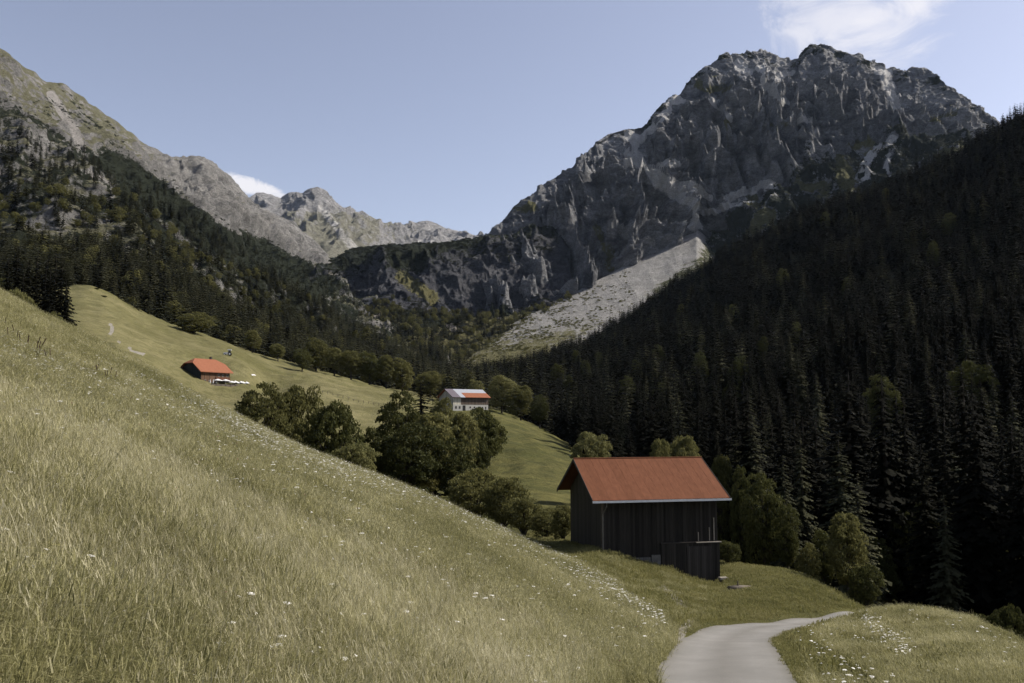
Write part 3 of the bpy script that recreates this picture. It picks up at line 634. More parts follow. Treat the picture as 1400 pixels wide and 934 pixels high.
# ------------------------------------------------------------------ spruces: the large ones as things, the rest as one mass
S, T, bx, by = RIGHT
dens = sst(1.0, 1.1, T)[:, None] * (T < 4.3)[:, None] * (bx < 1750) * (1 + 0 * bx)
dens = dens * (1 - .0 * bx)
ptsR = sample_patch(S, 15000, dens * np.clip(1.0 + .5 * fbm(S / 60., 2), .3, 2))
hR = rng.uniform(10, 27, len(ptsR)) 
S, T, bx, by, sbv = LEFT
tt = T[:, None]
clump = fbm(np.stack([S[..., 0] / 55, S[..., 1] / 80, S[..., 2] / 50], -1), 3)
dl = sst(1.0, 1.05, tt) * np.clip(1.4 * (1 - sst(1.6, 2.3, tt)) + .30 * (1 - sst(2.6, 3.7, tt)) * (.4 + 1.5 * clump) + .8 * sst(300, 440, bx) * (1 - sst(2.2, 3.1, tt)), 0, 2) * (1 - sst(3.4, 3.7, tt)) * ((by - ln) > 12)
ptsL = sample_patch(S, 6200, dl * (bx > -150)); hL = rng.uniform(11, 23, len(ptsL))
S, T, bx, by = CLIFF
dc = (1 - sst(.8, 1.3, T))[:, None] * np.clip(.6 + fbm(S / 50., 2), 0, 2)
ptsC = sample_patch(S, 1300, dc); hC = rng.uniform(10, 20, len(ptsC))
# valley head floor
m = 1500; px_ = rng.uniform(440, 860, m); Y_ = rng.uniform(370, 900, m)
x_ = (px_ - 700) / F * Y_; z_ = G(x_, Y_); ptsV = np.stack([x_, Y_, z_], -1)
keepv = (Y_ > np.interp(px_, [440, 560, 600, 660, 700, 760, 860], [440, 470, 400, 375, 365, 330, 300])); ptsV = ptsV[keepv]; hV = rng.uniform(12, 24, len(ptsV))
# near floor of the gorge on the right
m = 420; px_ = rng.uniform(990, 1700, m); Y_ = rng.uniform(72, 170, m); x_ = (px_ - 700) / F * Y_
ok = Y_ > np.interp(px_, [990, 1100, 1200, 1400, 1700], [95, 88, 84, 70, 60]); px_, Y_, x_ = px_[ok], Y_[ok], x_[ok]
ptsN = np.stack([x_, Y_, G(x_, Y_) - .3], -1); hN = rng.uniform(17, 27, len(ptsN))
AP = np.concatenate([ptsR, ptsL, ptsC, ptsV, ptsN]); AH = np.concatenate([hR, hL, hC, hV, hN]); side = np.concatenate([np.full(len(ptsR), 0), np.full(len(ptsL), 1), np.full(len(ptsC), 2), np.full(len(ptsV), 2), np.full(len(ptsN), 0)])
# poisson-like thinning
cell = {}; keep = np.ones(len(AP), bool)
for i in np.argsort(AP[:, 1]):
    k = (int(AP[i, 0] // 4.2), int(AP[i, 1] // 4.2))
    if k in cell: keep[i] = False
    cell[k] = 1
    # keep the meadow knoll clear of trees
AP, AH, side = AP[keep], AH[keep], side[keep]
ppx, ppy = proj(AP); _, tpy = proj(AP + np.stack([0 * AH, 0 * AH, AH], -1))
ok = ~((ppx > 600) & (ppx < 800) & (AP[:, 1] < 330)) & ~((AP[:, 1] < 170) & (ppx < 1000)) & ~((tpy < np.interp(ppx, [0, 680, 740, 800, 900, 1000, 1100, 1200, 1300, 1400], [-999, 490, 476, 442, 379, 318, 266, 236, 200, 136]) - 6) & (side == 0) & (ppx > 680))
ok &= ~((ppx > 590) & (ppx < 760) & (AP[:, 1] < 365) & (side != 0))
AP, AH, side, ppx, ppy, tpy = AP[ok], AH[ok], side[ok], ppx[ok], ppy[ok], tpy[ok]
vis = (ppx > -15) & (ppx < 1415) & (tpy < 900)
# crude visibility: march each top in front-to-back order over a coarse horizon buffer
buf = np.full(1500, 2000.); shown = np.zeros(len(AP), bool)
for i in np.argsort(AP[:, 1]):
    if not vis[i]: continue
    a, b_ = int(np.clip(ppx[i] - 3, 0, 1399)), int(np.clip(ppx[i] + 4, 1, 1400))
    cur = np.median(buf[a:b_])
    sz = (ppy[i] - tpy[i])
    if tpy[i] < cur - .10 * sz: shown[i] = True
    w = max(2, sz * .1); a, b_ = int(max(0, ppx[i] - w)), int(min(1400, ppx[i] + w + 1)); buf[a:b_] = np.minimum(buf[a:b_], tpy[i] + .25 * sz)
order = np.argsort(AP[:, 1] / AH); big = [i for i in order if shown[i]][:270]
print('spruces', len(AP), 'shown', shown.sum(), 'farthest single', AP[big, 1].max())
def put(name, pair, loc, scale, rz, label, cat, group=None, parts=('trunk', 'crown')):
    e = empty(name, loc, rz, scale); tag(e, label, cat, group)
    a = link(parts[1], pair[0], e); b_ = link(parts[0], pair[1], e); return e
zones = {}
for i in big:
    lab = 'dark spruce among many in the shaded forest on the right valley side' if side[i] == 0 else ('dark spruce in the forest along the upper edge of the mown meadow' if side[i] == 1 else 'dark spruce in the mixed wood at the head of the valley')
    grp = 'spruces of the right slope forest' if side[i] == 0 else ('spruces above the mown meadow' if side[i] == 1 else 'spruces at the valley head')
    w = AH[i] * rng.uniform(.95, 1.3)
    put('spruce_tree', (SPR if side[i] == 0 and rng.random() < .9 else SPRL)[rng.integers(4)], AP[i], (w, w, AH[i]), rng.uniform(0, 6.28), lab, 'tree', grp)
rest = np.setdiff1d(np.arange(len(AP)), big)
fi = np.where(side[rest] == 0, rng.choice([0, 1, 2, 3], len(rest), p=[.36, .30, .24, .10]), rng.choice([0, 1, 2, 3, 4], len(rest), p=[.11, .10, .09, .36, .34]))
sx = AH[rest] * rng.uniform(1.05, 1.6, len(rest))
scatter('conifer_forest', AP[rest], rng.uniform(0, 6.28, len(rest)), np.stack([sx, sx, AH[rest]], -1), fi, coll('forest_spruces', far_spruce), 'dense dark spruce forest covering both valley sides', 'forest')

# big spruces one can tell apart
def single_spruce(px, top, Y, label, wf=1., v=0):
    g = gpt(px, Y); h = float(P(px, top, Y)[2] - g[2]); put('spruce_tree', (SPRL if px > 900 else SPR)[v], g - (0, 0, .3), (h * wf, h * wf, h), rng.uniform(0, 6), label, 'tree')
for k, (px, top, Y) in enumerate(((6, 348, 160), (18, 332, 175), (34, 350, 165), (46, 338, 180), (58, 350, 168), (70, 342, 172), (79, 352, 165), (86, 376, 160), (64, 366, 155), (28, 366, 158))):
    g = gpt(px, Y); h = float(P(px, top, Y)[2] - g[2]); put('spruce_tree', SPR[k % 4], g - (0, 0, .3), (h * 1.15, h * 1.15, h), k * 1.1, 'dark spruce in the close clump rising behind the hay slope crest, far left', 'tree', 'clump of spruces behind the hay slope crest')
single_spruce(575, 515, 150, 'dark spruce rising out of the leafy clump left of the white-walled barn', 1.9, 0)
single_spruce(1035, 560, 92, 'tall spruce right behind the wooden barn with lit branches', 1.1, 0)
single_spruce(1100, 585, 86, 'spruce between the two leafy trees right of the wooden barn', 1.0, 1)
single_spruce(1155, 590, 80, 'tall spruce directly above the bushy tree at the road bend', 1.1, 2)
single_spruce(1075, 615, 84, 'spruce between the large leafy tree on the bank and the road bend', 1.2, 3)
single_spruce(1010, 590, 96, 'spruce rising straight behind the right end of the red barn roof', 1.2, 2)
single_spruce(1180, 640, 72, 'spruce close behind the bushy tree at the road bend', 1.2, 0)
single_spruce(1300, 665, 74, 'spruce behind the flowery verge with faintly lit twigs', 1.1, 3)

for k, (px, Y, hh) in enumerate(((792, 262, 20), (800, 285, 22), (812, 250, 21), (786, 300, 19), (822, 275, 24), (775, 318, 20), (835, 240, 22), (768, 338, 21), (845, 262, 24), (830, 300, 22))):
    g = gpt(px, Y); put('spruce_tree', SPR[k % 4], g - (0, 0, .3), (hh * 1.3, hh * 1.3, hh), k * 1.3, 'dark spruce at the shaded right foot of the green knoll', 'tree', 'spruces at the right foot of the knoll')
# broadleaf trees and shrubs that stand out: (px, top, bottom or None, Y, width px, tone, variant, kind, label)
BT = [
 (350, 524, 112, 78, 'leaf', 0, 's', 'large round shrub at the left end of the thicket below the mown meadow'),
 (395, 528, 120, 80, 'leaf', 1, 's', 'broad shrub second from the left in the thicket below the meadow'),
 (452, 550, 108, 86, 'leaf_dark', 2, 's', 'dark rounded shrub in the middle of the thicket below the meadow fence'),
 (508, 585, 118, 44, 'leaf_dark', 0, 's', 'low dark shrub between the round shrubs and the tall leafy clump'),
 (488, 606, 86, 62, 'leaf_light', 1, 's', 'thin grey-green shrub on the crest of the hay meadow'),
 (545, 538, 140, 66, 'leaf_dark', 0, 't', 'tall dark leafy tree at the left of the clump before the white-walled barn'),
 (560, 580, 118, 74, 'leaf_dark', 2, 't', 'large dark tree low in the leafy clump at the meadow crest'),
 (590, 566, 125, 76, 'leaf', 1, 't', 'big olive leafy tree, tallest lit crown of the central clump'),
 (604, 545, 190, 34, 'leaf_light', 0, 't', 'small pale tree at the gable of the white-walled barn'),
 (627, 566, 150, 50, 'leaf', 2, 't', 'olive tree just below the white-walled barn'),
 (622, 600, 120, 56, 'leaf_dark', 1, 't', 'dark leafy tree under the olive tree below the barn'),
 (664, 558, 205, 66, 'leaf_dark', 0, 's', 'round dark tree on the green knoll in front of the white-walled barn'),
 (655, 600, 170, 44, 'leaf_dark', 1, 's', 'dark shrub tucked below the round dark tree on the knoll'),
 (645, 640, 100, 82, 'leaf', 0, 's', 'wide shrub at the right foot of the central clump'),
 (688, 652, 96, 60, 'leaf', 1, 's', 'shrub stepping down right from the central clump'),
 (716, 680, 88, 50, 'leaf', 2, 's', 'low shrub on the meadow crest left of the wooden barn'),
 (745, 694, 80, 44, 'leaf', 0, 's', 'small low shrub nearest the left side of the wooden barn'),
 (770, 690, 71, 40, 'leaf', 1, 's', 'shrub touching the gable wall of the wooden barn'),
 (810, 592, 135, 54, 'leaf_light', 0, 't', 'round pale tree peeping over the left end of the red barn roof'),
 (905, 602, 118, 46, 'leaf', 1, 't', 'tree showing over the right half of the red barn roof'),
 (935, 598, 124, 50, 'leaf', 2, 't', 'tree showing over the right end of the red ridge'),
 (988, 625, 92, 44, 'leaf', 1, 't', 'leafy tree peeping out behind the lower right end of the barn roof'),
 (1046, 648, 78, 62, 'leaf_dark', 0, 't', 'large dense leafy tree on the bank right of the wooden barn'),
 (995, 738, 68, 34, 'leaf_dark', 2, 's', 'low bush against the right wall of the wooden barn'),
 (1160, 702, 62, 66, 'leaf', 1, 't', 'bushy leafy tree standing at the bend of the road'),
 (1185, 770, 58, 44, 'leaf_dark', 2, 's', 'low bush at the foot of the tree by the road bend'),
 (1205, 735, 84, 50, 'leaf_dark', 0, 't', 'dark leafy tree half hidden behind the tree at the road bend'),
 (1016, 640, 88, 34, 'leaf_dark', 0, 't', 'slim dim tree close behind the right gable of the wooden barn'),
 (1078, 690, 74, 38, 'leaf_dark', 1, 't', 'dark olive tree just right of the leafy tree on the bank'),
 (1105, 742, 72, 34, 'leaf', 0, 's', 'low olive bush on the far edge of the barn bank'),
 (1128, 725, 76, 34, 'leaf_dark', 2, 't', 'dark leafy tree left of the bushy tree at the road bend'),
 (1268, 690, 85, 44, 'leaf', 1, 't', 'faintly lit tree in the gorge, right of the road bend'),
 (1372, 740, 80, 50, 'leaf_dark', 2, 't', 'dim leafy tree in the gorge near the right picture edge'),
 (1290, 828, 46, 46, 'leaf_dark', 0, 's', 'dim shrub behind the flowery verge right of the road, left of its neighbours'),
 (1335, 838, 42, 46, 'leaf_dark', 1, 's', 'dim shrub in the middle of the row behind the flowery verge'),
 (1382, 826, 40, 50, 'leaf_dark', 2, 's', 'shrub with lit twigs behind the verge at the right picture edge'),
 (1240, 700, 90, 46, 'leaf_dark', 1, 't', 'dim leafy tree in the dark gorge behind the verge'),
 (20, 396, 95, 40, 'leaf_light', 1, 's', 'pale shrub on the hay slope crest at the far left'),
 (72, 426, 75, 26, 'leaf_light', 2, 's', 'small pale shrub at the foot of the broad spruce'),
 (263, 427, 400, 56, 'leaf', 0, 's', 'round pale green tree at the upper edge of the mown meadow'),
 (413, 477, 398, 28, 'leaf_dark', 0, 't', 'lone round tree with a visible trunk on the mown meadow edge'),
 (345, 452, 415, 24, 'leaf', 1, 't', 'lit leafy tree among spruces at the meadow edge above the tractor'),
 (380, 470, 418, 22, 'leaf_light', 2, 't', 'pale small leafy tree at the meadow edge left of the lone tree'),
 (432, 462, 425, 36, 'leaf', 0, 't', 'leafy tree right behind the lone tree'),
 (457, 476, 420, 32, 'leaf', 1, 't', 'first leafy tree of the belt ending the mown meadow'),
 (480, 480, 422, 34, 'leaf', 2, 't', 'second leafy tree of the belt ending the mown meadow'),
 (505, 482, 425, 34, 'leaf_dark', 0, 't', 'third, darker leafy tree of the belt ending the mown meadow'),
 (528, 486, 425, 32, 'leaf', 1, 't', 'fourth leafy tree of the belt ending the mown meadow'),
 (550, 490, 428, 34, 'leaf', 0, 't', 'last and roundest leafy tree of the belt ending the mown meadow'),
 (588, 508, 420, 34, 'leaf', 2, 't', 'leafy tree behind the gable of the white-walled barn'),
 (610, 512, 430, 26, 'leaf', 0, 't', 'leafy tree behind the ridge of the white-walled barn'),
 (652, 520, 380, 28, 'leaf_light', 1, 't', 'pale tree behind the right half of the white-walled barn'),
 (686, 514, 370, 40, 'leaf_light', 0, 't', 'pale tree with layered crown right of the white-walled barn'),
 (712, 528, 360, 36, 'leaf', 2, 't', 'leafy tree on the wood edge right of the pale layered tree'),
 (738, 540, 345, 30, 'leaf_dark', 1, 't', 'dark leafy tree where the knoll meets the forest'),
 (640, 505, 460, 24, 'leaf', 0, 't', 'leafy tree low in the wood beyond the white-walled barn'),
 (132, 408, 385, 8, 'leaf_dark', 0, 's', 'tiny dark bush, left of a pair high on the mown meadow'),
 (142, 409, 372, 9, 'leaf_dark', 1, 's', 'tiny dark bush, right of a pair high on the mown meadow'),
 (124, 392, 398, 16, 'leaf_dark', 2, 's', 'low dark bush on the topmost edge of the mown meadow'),
 (783, 640, 190, 14, 'leaf_dark', 2, 's', 'small bush on the knoll slope left of the red barn roof'),
]
for px, top, Y, wpx, tone, v, kd, lab in BT:
    g = gpt(px, Y); h = max(float(P(px, top, Y)[2] - g[2]), .8); w = wpx / F * Y * (1.06 if 60 < Y < 160 and px < 760 else 1)
    if kd == 't':
        h = h / .97; put('broadleaf_tree', BRD[tone][v], g - (0, 0, .1), (w / .70, w / .70, h), rng.uniform(0, 6.28), lab, 'tree')
    else:
        h = h / .98; put('leafy_shrub', SHR[tone][v], g - (0, 0, .1), (w / 1.10, w / 1.10, h), rng.uniform(0, 6.28), lab, 'shrub', parts=('stems', 'foliage'))
# light leafy trees dotted through the right slope forest
ptb = []
for px, py in ((1045, 492), (1005, 445), (900, 500), (870, 520), (960, 480), (1070, 395), (1280, 365), (1160, 400), (840, 470), (930, 430), (1010, 545), (1130, 310), (1210, 270), (1010, 375), (885, 445), (1330, 600), (1210, 610), (800, 520), (780, 545), (860, 560), (905, 565), (760, 530), (1000, 580), (820, 500), (960, 530), (1090, 470), (790, 500), (1300, 320)):
    S, T, bx, by = RIGHT; d = (bx - px) ** 2 + (by - py - 12) ** 2; k = np.unravel_index(np.argmin(d), d.shape); p = S[k]
    h = rng.uniform(15, 22)
    put('broadleaf_tree', BRD['leaf_dark'][rng.integers(3)], p, (h * rng.uniform(.5, .8), h * .6, h), rng.uniform(0, 6), 'olive leafy tree standing among dark spruces on the right slope', 'tree', 'leafy trees dotted through the right slope forest')

# mixed leafy trees and scrub as masses
S, T, bx, by, sbv = LEFT
tt = T[:, None]
d1 = np.clip(sbv - .3, 0, 1) * (tt > 2.0) * (tt < 3.95) * (bx > -40); p1 = sample_patch(S, 3600, d1)
S, T, bx, by = CLIFF; tt = T[:, None]
d2 = np.clip(fbm(S / 60. + 3, 3) + .25, 0, 1) * ((tt > 2.6) & (tt < 3.9)) + .5 * ((tt < 2.0) & (tt > .3)); p2 = sample_patch(S, 3200, d2)
S, T, bx, by, sbm = BIG; tt = T[:, None]
d3 = np.clip(sbm - .25, 0, 1) * (tt > .5) * (tt < 2.98) * np.clip(fbm(S / 70., 3) + .45, 0, 1); p3 = sample_patch(S, 5200, d3)
pp = np.concatenate([p1, p2, p3]); sc = rng.uniform(2.2, 5.5, len(pp)) * np.clip(pp[:, 1] / 1300, .7, 1.4)
scatter('mountain_scrub', pp, rng.uniform(0, 6.28, len(pp)), sc, rng.integers(0, 3, len(pp)), coll('scrub_bushes', scrubm), 'dark dwarf pine scrub in patches over the mountain flanks', 'scrub')
S, T, bx, by = SCREE
d = np.clip((880 - bx) / 170, 0, 1) * (T > .95)[:, None] * np.clip(fbm(S / 30., 2) + .35, 0, 1); p4 = sample_patch(S, 2600, d)
sc = rng.uniform(1.5, 4.2, len(p4))
scatter('scree_bushes', p4, rng.uniform(0, 6.28, len(p4)), sc, rng.integers(0, 2, len(p4)), coll('bushes_of_scree', bushm), 'low olive bushes spread over the foot of the pale scree', 'bushes')
S, T, bx, by = CLIFF
ptc = sample_patch(S, 420, (1 - sst(1.2, 1.7, T))[:, None] * np.clip(fbm(S / 40. + 9, 2) + .3, 0, 1)); hc = rng.uniform(8, 15, len(ptc))
S, T, bx, by, _ = LEFT
ptd = sample_patch(S, 420, ((T > 1.05) & (T < 2.5))[:, None] * (bx > -20)); hd = rng.uniform(7, 13, len(ptd))
ptc = np.concatenate([ptc, ptd]); hc = np.concatenate([hc, hd])
scatter('leafy_wood', ptc, rng.uniform(0, 6.28, len(ptc)), hc, rng.integers(0, 2, len(ptc)), coll('wood_trees', far_broad), 'olive leafy wood mixed with spruces at the valley head', 'wood')

# ------------------------------------------------------------------ grass and flowers
def clump(n, spread, hmin, hmax, wid, bend=.35, heads=0, bmat=0):
    V = []; mi = []
    for k in range(n):
        a = rs.uniform(0, 6.28); r = spread * math.sqrt(rs.uniform()); b0 = np.array([r * cos(a), r * sin(a), -.03]); h = rs.uniform(hmin, hmax)
        da = rs.normal(2.6, 1.3); d = np.array([cos(da), sin(da), 0]); s = np.array([-sin(da + rs.normal(0, .6)), cos(da), 0]); bd = abs(rs.normal(bend, .25)) * h; w = wid * rs.uniform(.6, 1.3)
        P0 = b0; P1 = b0 + np.array([0, 0, h * .5]) + d * bd * .25; P2 = b0 + np.array([0, 0, h * .83]) + d * bd * .65; P3 = b0 + np.array([0, 0, h * (.98 - .25 * bd / h)]) + d * bd * 1.1
        V += [[P0 - s * w, P0 + s * w, P1 + s * w * .85, P1 - s * w * .85], [P1 - s * w * .85, P1 + s * w * .85, P2 + s * w * .55, P2 - s * w * .55], [P2 - s * w * .55, P2 + s * w * .55, P3 + s * w * .1, P3 - s * w * .1]]; mi += [0, 0, 0]
        if k < heads:
            wz = np.array([0, 0, .012]); V += [[P3 - s * wid * 1.4 - wz, P3 + s * wid * 1.4 - wz, P3 + s * wid * .9 + d * .02 + wz * 3, P3 - s * wid * .9 + d * .02 + wz * 3]]; mi += [0]
    return np.array(V), mi
gm = []
for k in range(6):
    V, mi = clump(56, .15, .12, .46, .0021, .65, 14); gm.append(quads_mesh('grass_tuft', V, M['blade'], mi))
for k in range(4):
    V, mi = clump(80, .34, .20, .50, .0045, .55, 16); gm.append(quads_mesh('grass_tuft_wide', V, M['blade'], mi))
for k in range(3):
    V, mi = clump(70, .34, .05, .16, .008, .4); gm.append(quads_mesh('lawn_tuft', V, M['lawn'], mi))
for k in range(2):   # leafy herbs (indices 13, 14)
    V, mi = clump(34, .14, .06, .20, .007, .9); gm.append(quads_mesh('herb_tuft', V, M['lawn'], mi))
def samp(n, px0, px1, Y0, Y1, e=1.6):      # points spread evenly over the picture rather than over the ground
    u = rng.random(n); k = 1 - e + 1e-4; Y = (Y0 ** k + u * (Y1 ** k - Y0 ** k)) ** (1 / k); px = rng.uniform(px0, px1, n); x = (px - 700) / F * Y
    return x, Y
hay_edge = lambda x, y: (x < np.interp(y, [0, 14, 17, 26, 34, 40, 46, 56, 62, 75], [3.0, 2.2, 2.35, 4.7, 6.0, 5.0, 5.8, 2.8, 0, 0]))
for k in range(3):   # tall dry stalks (indices 15-17)
    V, mi = clump(16, .20, .38, .62, .0014, .42, 16); V2, _ = clump(9, .2, .38, .6, .0012, .5); 
    gm.append(quads_mesh('stalk_tuft', np.concatenate([V, V2]), M['straw'], None))
gP, gI, gS = [], [], []
def add(x, y, i0, i1, s0, s1, hs=1.):
    z = G(x, y); gP.append(np.stack([x, y, z], -1)); gI.append(rng.integers(i0, i1, len(x))); s = rng.uniform(s0, s1, len(x)); gS.append(np.stack([s, s, s * hs], -1))
x, y = samp(26000, -350, 1350, 1.3, 17, 1.15); ok = noroad(x, y, .15); x, y = x[ok], y[ok]
ln_ = fbm(np.stack([x / 1.6, y / 1.6, 0 * x], -1), 2); add(x, y, 0, 6, .6, 1.15)
gS[-1] *= (1 + .35 * ln_)[:, None]
x, y = samp(5000, -350, 1250, 1.3, 14, 1.1); ok = noroad(x, y, .15) & (fbm(np.stack([x / 1.2, y / 1.2, 0 * x + 5], -1), 2) > .05); add(x[ok], y[ok], 13, 15, .7, 1.3)
x, y = samp(7000, -300, 700, 2.5, 9, .8); ok = rng.random(len(x)) < np.clip((9 - y) / 5, 0, 1); add(x[ok], y[ok], 13, 15, .8, 1.5)
x, y = samp(9000, -350, 1200, 3.5, 62, 1.0); ok = noroad(x, y, .3) & hay_edge(x, y) & (rng.random(len(x)) < np.clip((y - 1) / 7, .2, 1)) & (fbm(np.stack([x / 3, y / 3, 0 * x + 8], -1), 2) > -.35); add(x[ok], y[ok], 15, 18, .6, 1.05, .95)
x, y = samp(42000, -250, 1000, 14, 80, .9); ok = hay_edge(x, y); add(x[ok], y[ok], 6, 10, .8, 1.25, .72)
# lawn bank, knoll side and verge
x, y = samp(60000, 650, 1650, 12, 90, 1.0); ok = ~hay_edge(x, y) & noroad(x, y, .12) & (rng.random(len(x)) < np.where(noroad(x, y, .7), 1, .5)); x, y = x[ok], y[ok]; sm_ = noroad(x, y, .9); add(x[sm_], y[sm_], 10, 13, .8, 1.7); add(x[~sm_], y[~sm_], 10, 13, .4, .8)
x, y = samp(16000, 1050, 1650, 12, 48, 1.0); ok = noroad(x, y, 1.6) & ~hay_edge(x, y) & (fbm(np.stack([x / 2.5, y / 2.5, 0 * x], -1), 2) > -.15) & ((y < 46) & (x > np.interp(y, [12, 17, 26, 31, 35, 40, 47], [4, 5.4, 8, 9.5, 12, 14.5, 20]))); add(x[ok], y[ok], 6, 10, .45, .95)
x, y = samp(3500, 780, 960, 20, 56, .8); ok = ~hay_edge(x, y) & noroad(x, y, .2) & (fbm(np.stack([x / 2, y / 2, 0 * x + 2], -1), 2) > .1); add(x[ok], y[ok], 6, 10, .4, .7)
# barn footprint and gravel stay clear
BO = np.array([5.409, 56.963]); BR = .211; BE = np.array([cos(BR), sin(BR)]); BG = np.array([-sin(BR), cos(BR)])
gP = np.concatenate(gP); gI = np.concatenate(gI); gS = np.concatenate(gS)
lx = (gP[:, :2] - BO) @ BE; ly = (gP[:, :2] - BO) @ BG
qx, qy = proj(gP)
gok = ~((lx > .8) & (lx < 9.3) & (ly > .65) & (ly < 8.5)) & ~((distline(qx, qy, [(905, 803), (925, 822), (945, 842), (935, 858), (928, 872)]) < 5 + 3 * rng.random(len(qx))) & (gP[:, 1] > 22) & (gP[:, 1] < 57) & (rng.random(len(qx)) < .85))
gP, gI, gS = gP[gok], gI[gok], gS[gok]
print('tufts', len(gP))
gcol = coll('tufts', gm)
# windward lean away from the slope
scatter('meadow_grass', gP, rng.uniform(-.9, .9, len(gP)), gS, gI, gcol, 'long hay grass and short turf covering the steep slope', 'grass', tilt=rng.normal(0, .13, (len(gP), 2)))

def umbel(kind):
    V = []; mi = []; h = rs.uniform(.42, .58); top = np.array([rs.normal(0, .03), rs.normal(0, .03), h]); s = np.array([.0025, 0, 0])
    V.append([-s, s, top + s, top - s]); mi.append(0); s2 = np.array([0, .0025, 0]); V.append([-s2, s2, top + s2, top - s2]); mi.append(0)
    if kind == 'umbel':
        for k in range(26):
            a = rs.uniform(0, 6.28); r = .055 * math.sqrt(rs.uniform()); c = top + np.array([r * cos(a), r * sin(a), .02 - r * .25]); e = .011
            V.append([c + (-e, -e, 0), c + (e, -e, .002), c + (e, e, 0), c + (-e, e, -.002)]); mi.append(1)
    elif kind == 'head':
        for a in (0, 1.05, 2.1):
            d = np.array([cos(a), sin(a), 0]) * .012; V.append([top - d - (0, 0, .012), top + d - (0, 0, .012), top + d + (0, 0, .012), top - d + (0, 0, .012)]); mi.append(2)
    elif kind == 'white':
        for k in range(9):
            c = top + rs.normal(0, .010, 3) * np.array([1, 1, .8]); e = .006; V.append([c + (-e, -e, 0), c + (e, -e, .004), c + (e, e, 0), c + (-e, e, -.004)]); mi.append(1)
    else:
        for a in (0, 1.57):
            d = np.array([cos(a), sin(a), 0]) * .011; V.append([top - d * .6 - (0, 0, .02), top + d * .6 - (0, 0, .02), top + d + (.02, 0, .11), top - d * .3 + (.02, 0, .12)]); mi.append(3)
    return np.array(V, dtype=float), mi
fm_ = []
for kd in ('umbel', 'umbel', 'umbel', 'white', 'white', 'head', 'seed', 'seed'):
    V, mi = umbel(kd); fm_.append(quads_mesh('meadow_flower', V, [M['lawn'], M['petal'], M['pink'], M['seed']], mi))
fP, fI, fS = [], [], []
def addf(px, py0, Y, ii, s0, s1, lift=0):
    x = (px - 700) / F * Y; z = G(x, Y); fP.append(np.stack([x, Y, z + lift], -1)); fI.append(rng.choice(ii, len(x))); fS.append(rng.uniform(s0, s1, len(x)))
# sprinkle over the whole slope
x, y = samp(4200, -100, 1000, 4, 60, .8); ok = hay_edge(x, y) & noroad(x, y, .3); x, y = x[ok], y[ok]
fP.append(np.stack([x, y, G(x, y)], -1)); fI.append(rng.choice([0, 3, 3, 4, 4, 3, 5], len(x))); fS.append(rng.uniform(.5, .85, len(x)) * np.clip(y / 16, .6, 1))
# bands of white umbels, thickest where the photograph shows them
x, y = samp(110000, -100, 960, 14, 66, .6); z = G(x, y); qx, qy = proj(np.stack([x, y, z + .4], -1)); sil = np.interp(qx, [0, 200, 350, 500, 600, 700, 760, 850, 930], [396, 499, 577, 634, 670, 713, 744, 795, 842])
b1 = np.exp(-((qy - np.interp(qx, [0, 100, 200, 350, 500], [470, 492, 525, 590, 650])) / 22) ** 2) * (qx < 480)
b2 = np.exp(-((qy - sil - 12) / 12) ** 2) * (qx > 250) * .8
pr = (b1 * .55 + b2 * .75 + .014) * np.clip(.6 + fbm(np.stack([x / 4, y / 4, 0 * x], -1), 2), .1, 2)
ok = (rng.random(len(x)) < pr) & hay_edge(x, y); x, y, z = x[ok], y[ok], z[ok]
fP.append(np.stack([x, y, z], -1)); fI.append(rng.choice([0, 1, 2, 3, 4], len(x))); fS.append(rng.uniform(.35, .80, len(x)))
# verge right of the road
x, y = samp(9000, 1080, 1420, 15, 45, .8); z = G(x, y); qx, qy = proj(np.stack([x, y, z + .3], -1))
pr = 1.2 * np.exp(-(distline(qx, qy, [(1185, 848), (1215, 868), (1240, 888)]) / 8) ** 2) + .12 * (distline(qx, qy, [(1240, 838), (1300, 848), (1350, 866), (1400, 891)]) < 6) + .05 * (qx < 1220) + .012
ok = (rng.random(len(x)) < pr) & noroad(x, y, .3) & (x > np.interp(y, [12, 17, 26, 31, 35, 40, 47], [4.5, 6, 8.6, 10, 12.5, 15, 20])); x, y, z = x[ok], y[ok], z[ok]
fP.append(np.stack([x, y, z], -1)); fI.append(rng.choice([0, 1, 2, 3], len(x))); fS.append(rng.uniform(.35, .7, len(x)))
# dark seed heads against the crest at the far left
x, y = samp(120, 0, 330, 17, 30, .8); z = G(x, y); qx, qy = proj(np.stack([x, y, z + .5], -1)); ok = qy < 470 + qx * .35
fP.append(np.stack([x, y, z], -1)[ok]); fI.append(rng.choice([6, 7], ok.sum())); fS.append(rng.uniform(1.3, 1.7, ok.sum()))
fP = np.concatenate(fP); fI = np.concatenate(fI); fS = np.concatenate(fS)
scatter('meadow_flowers', fP, rng.uniform(0, 6.28, len(fP)), fS, fI, coll('flowers', fm_), 'white umbels, clover and seed heads scattered through the hay grass', 'flowers', tilt=rng.normal(0, .12, (len(fP), 2)))

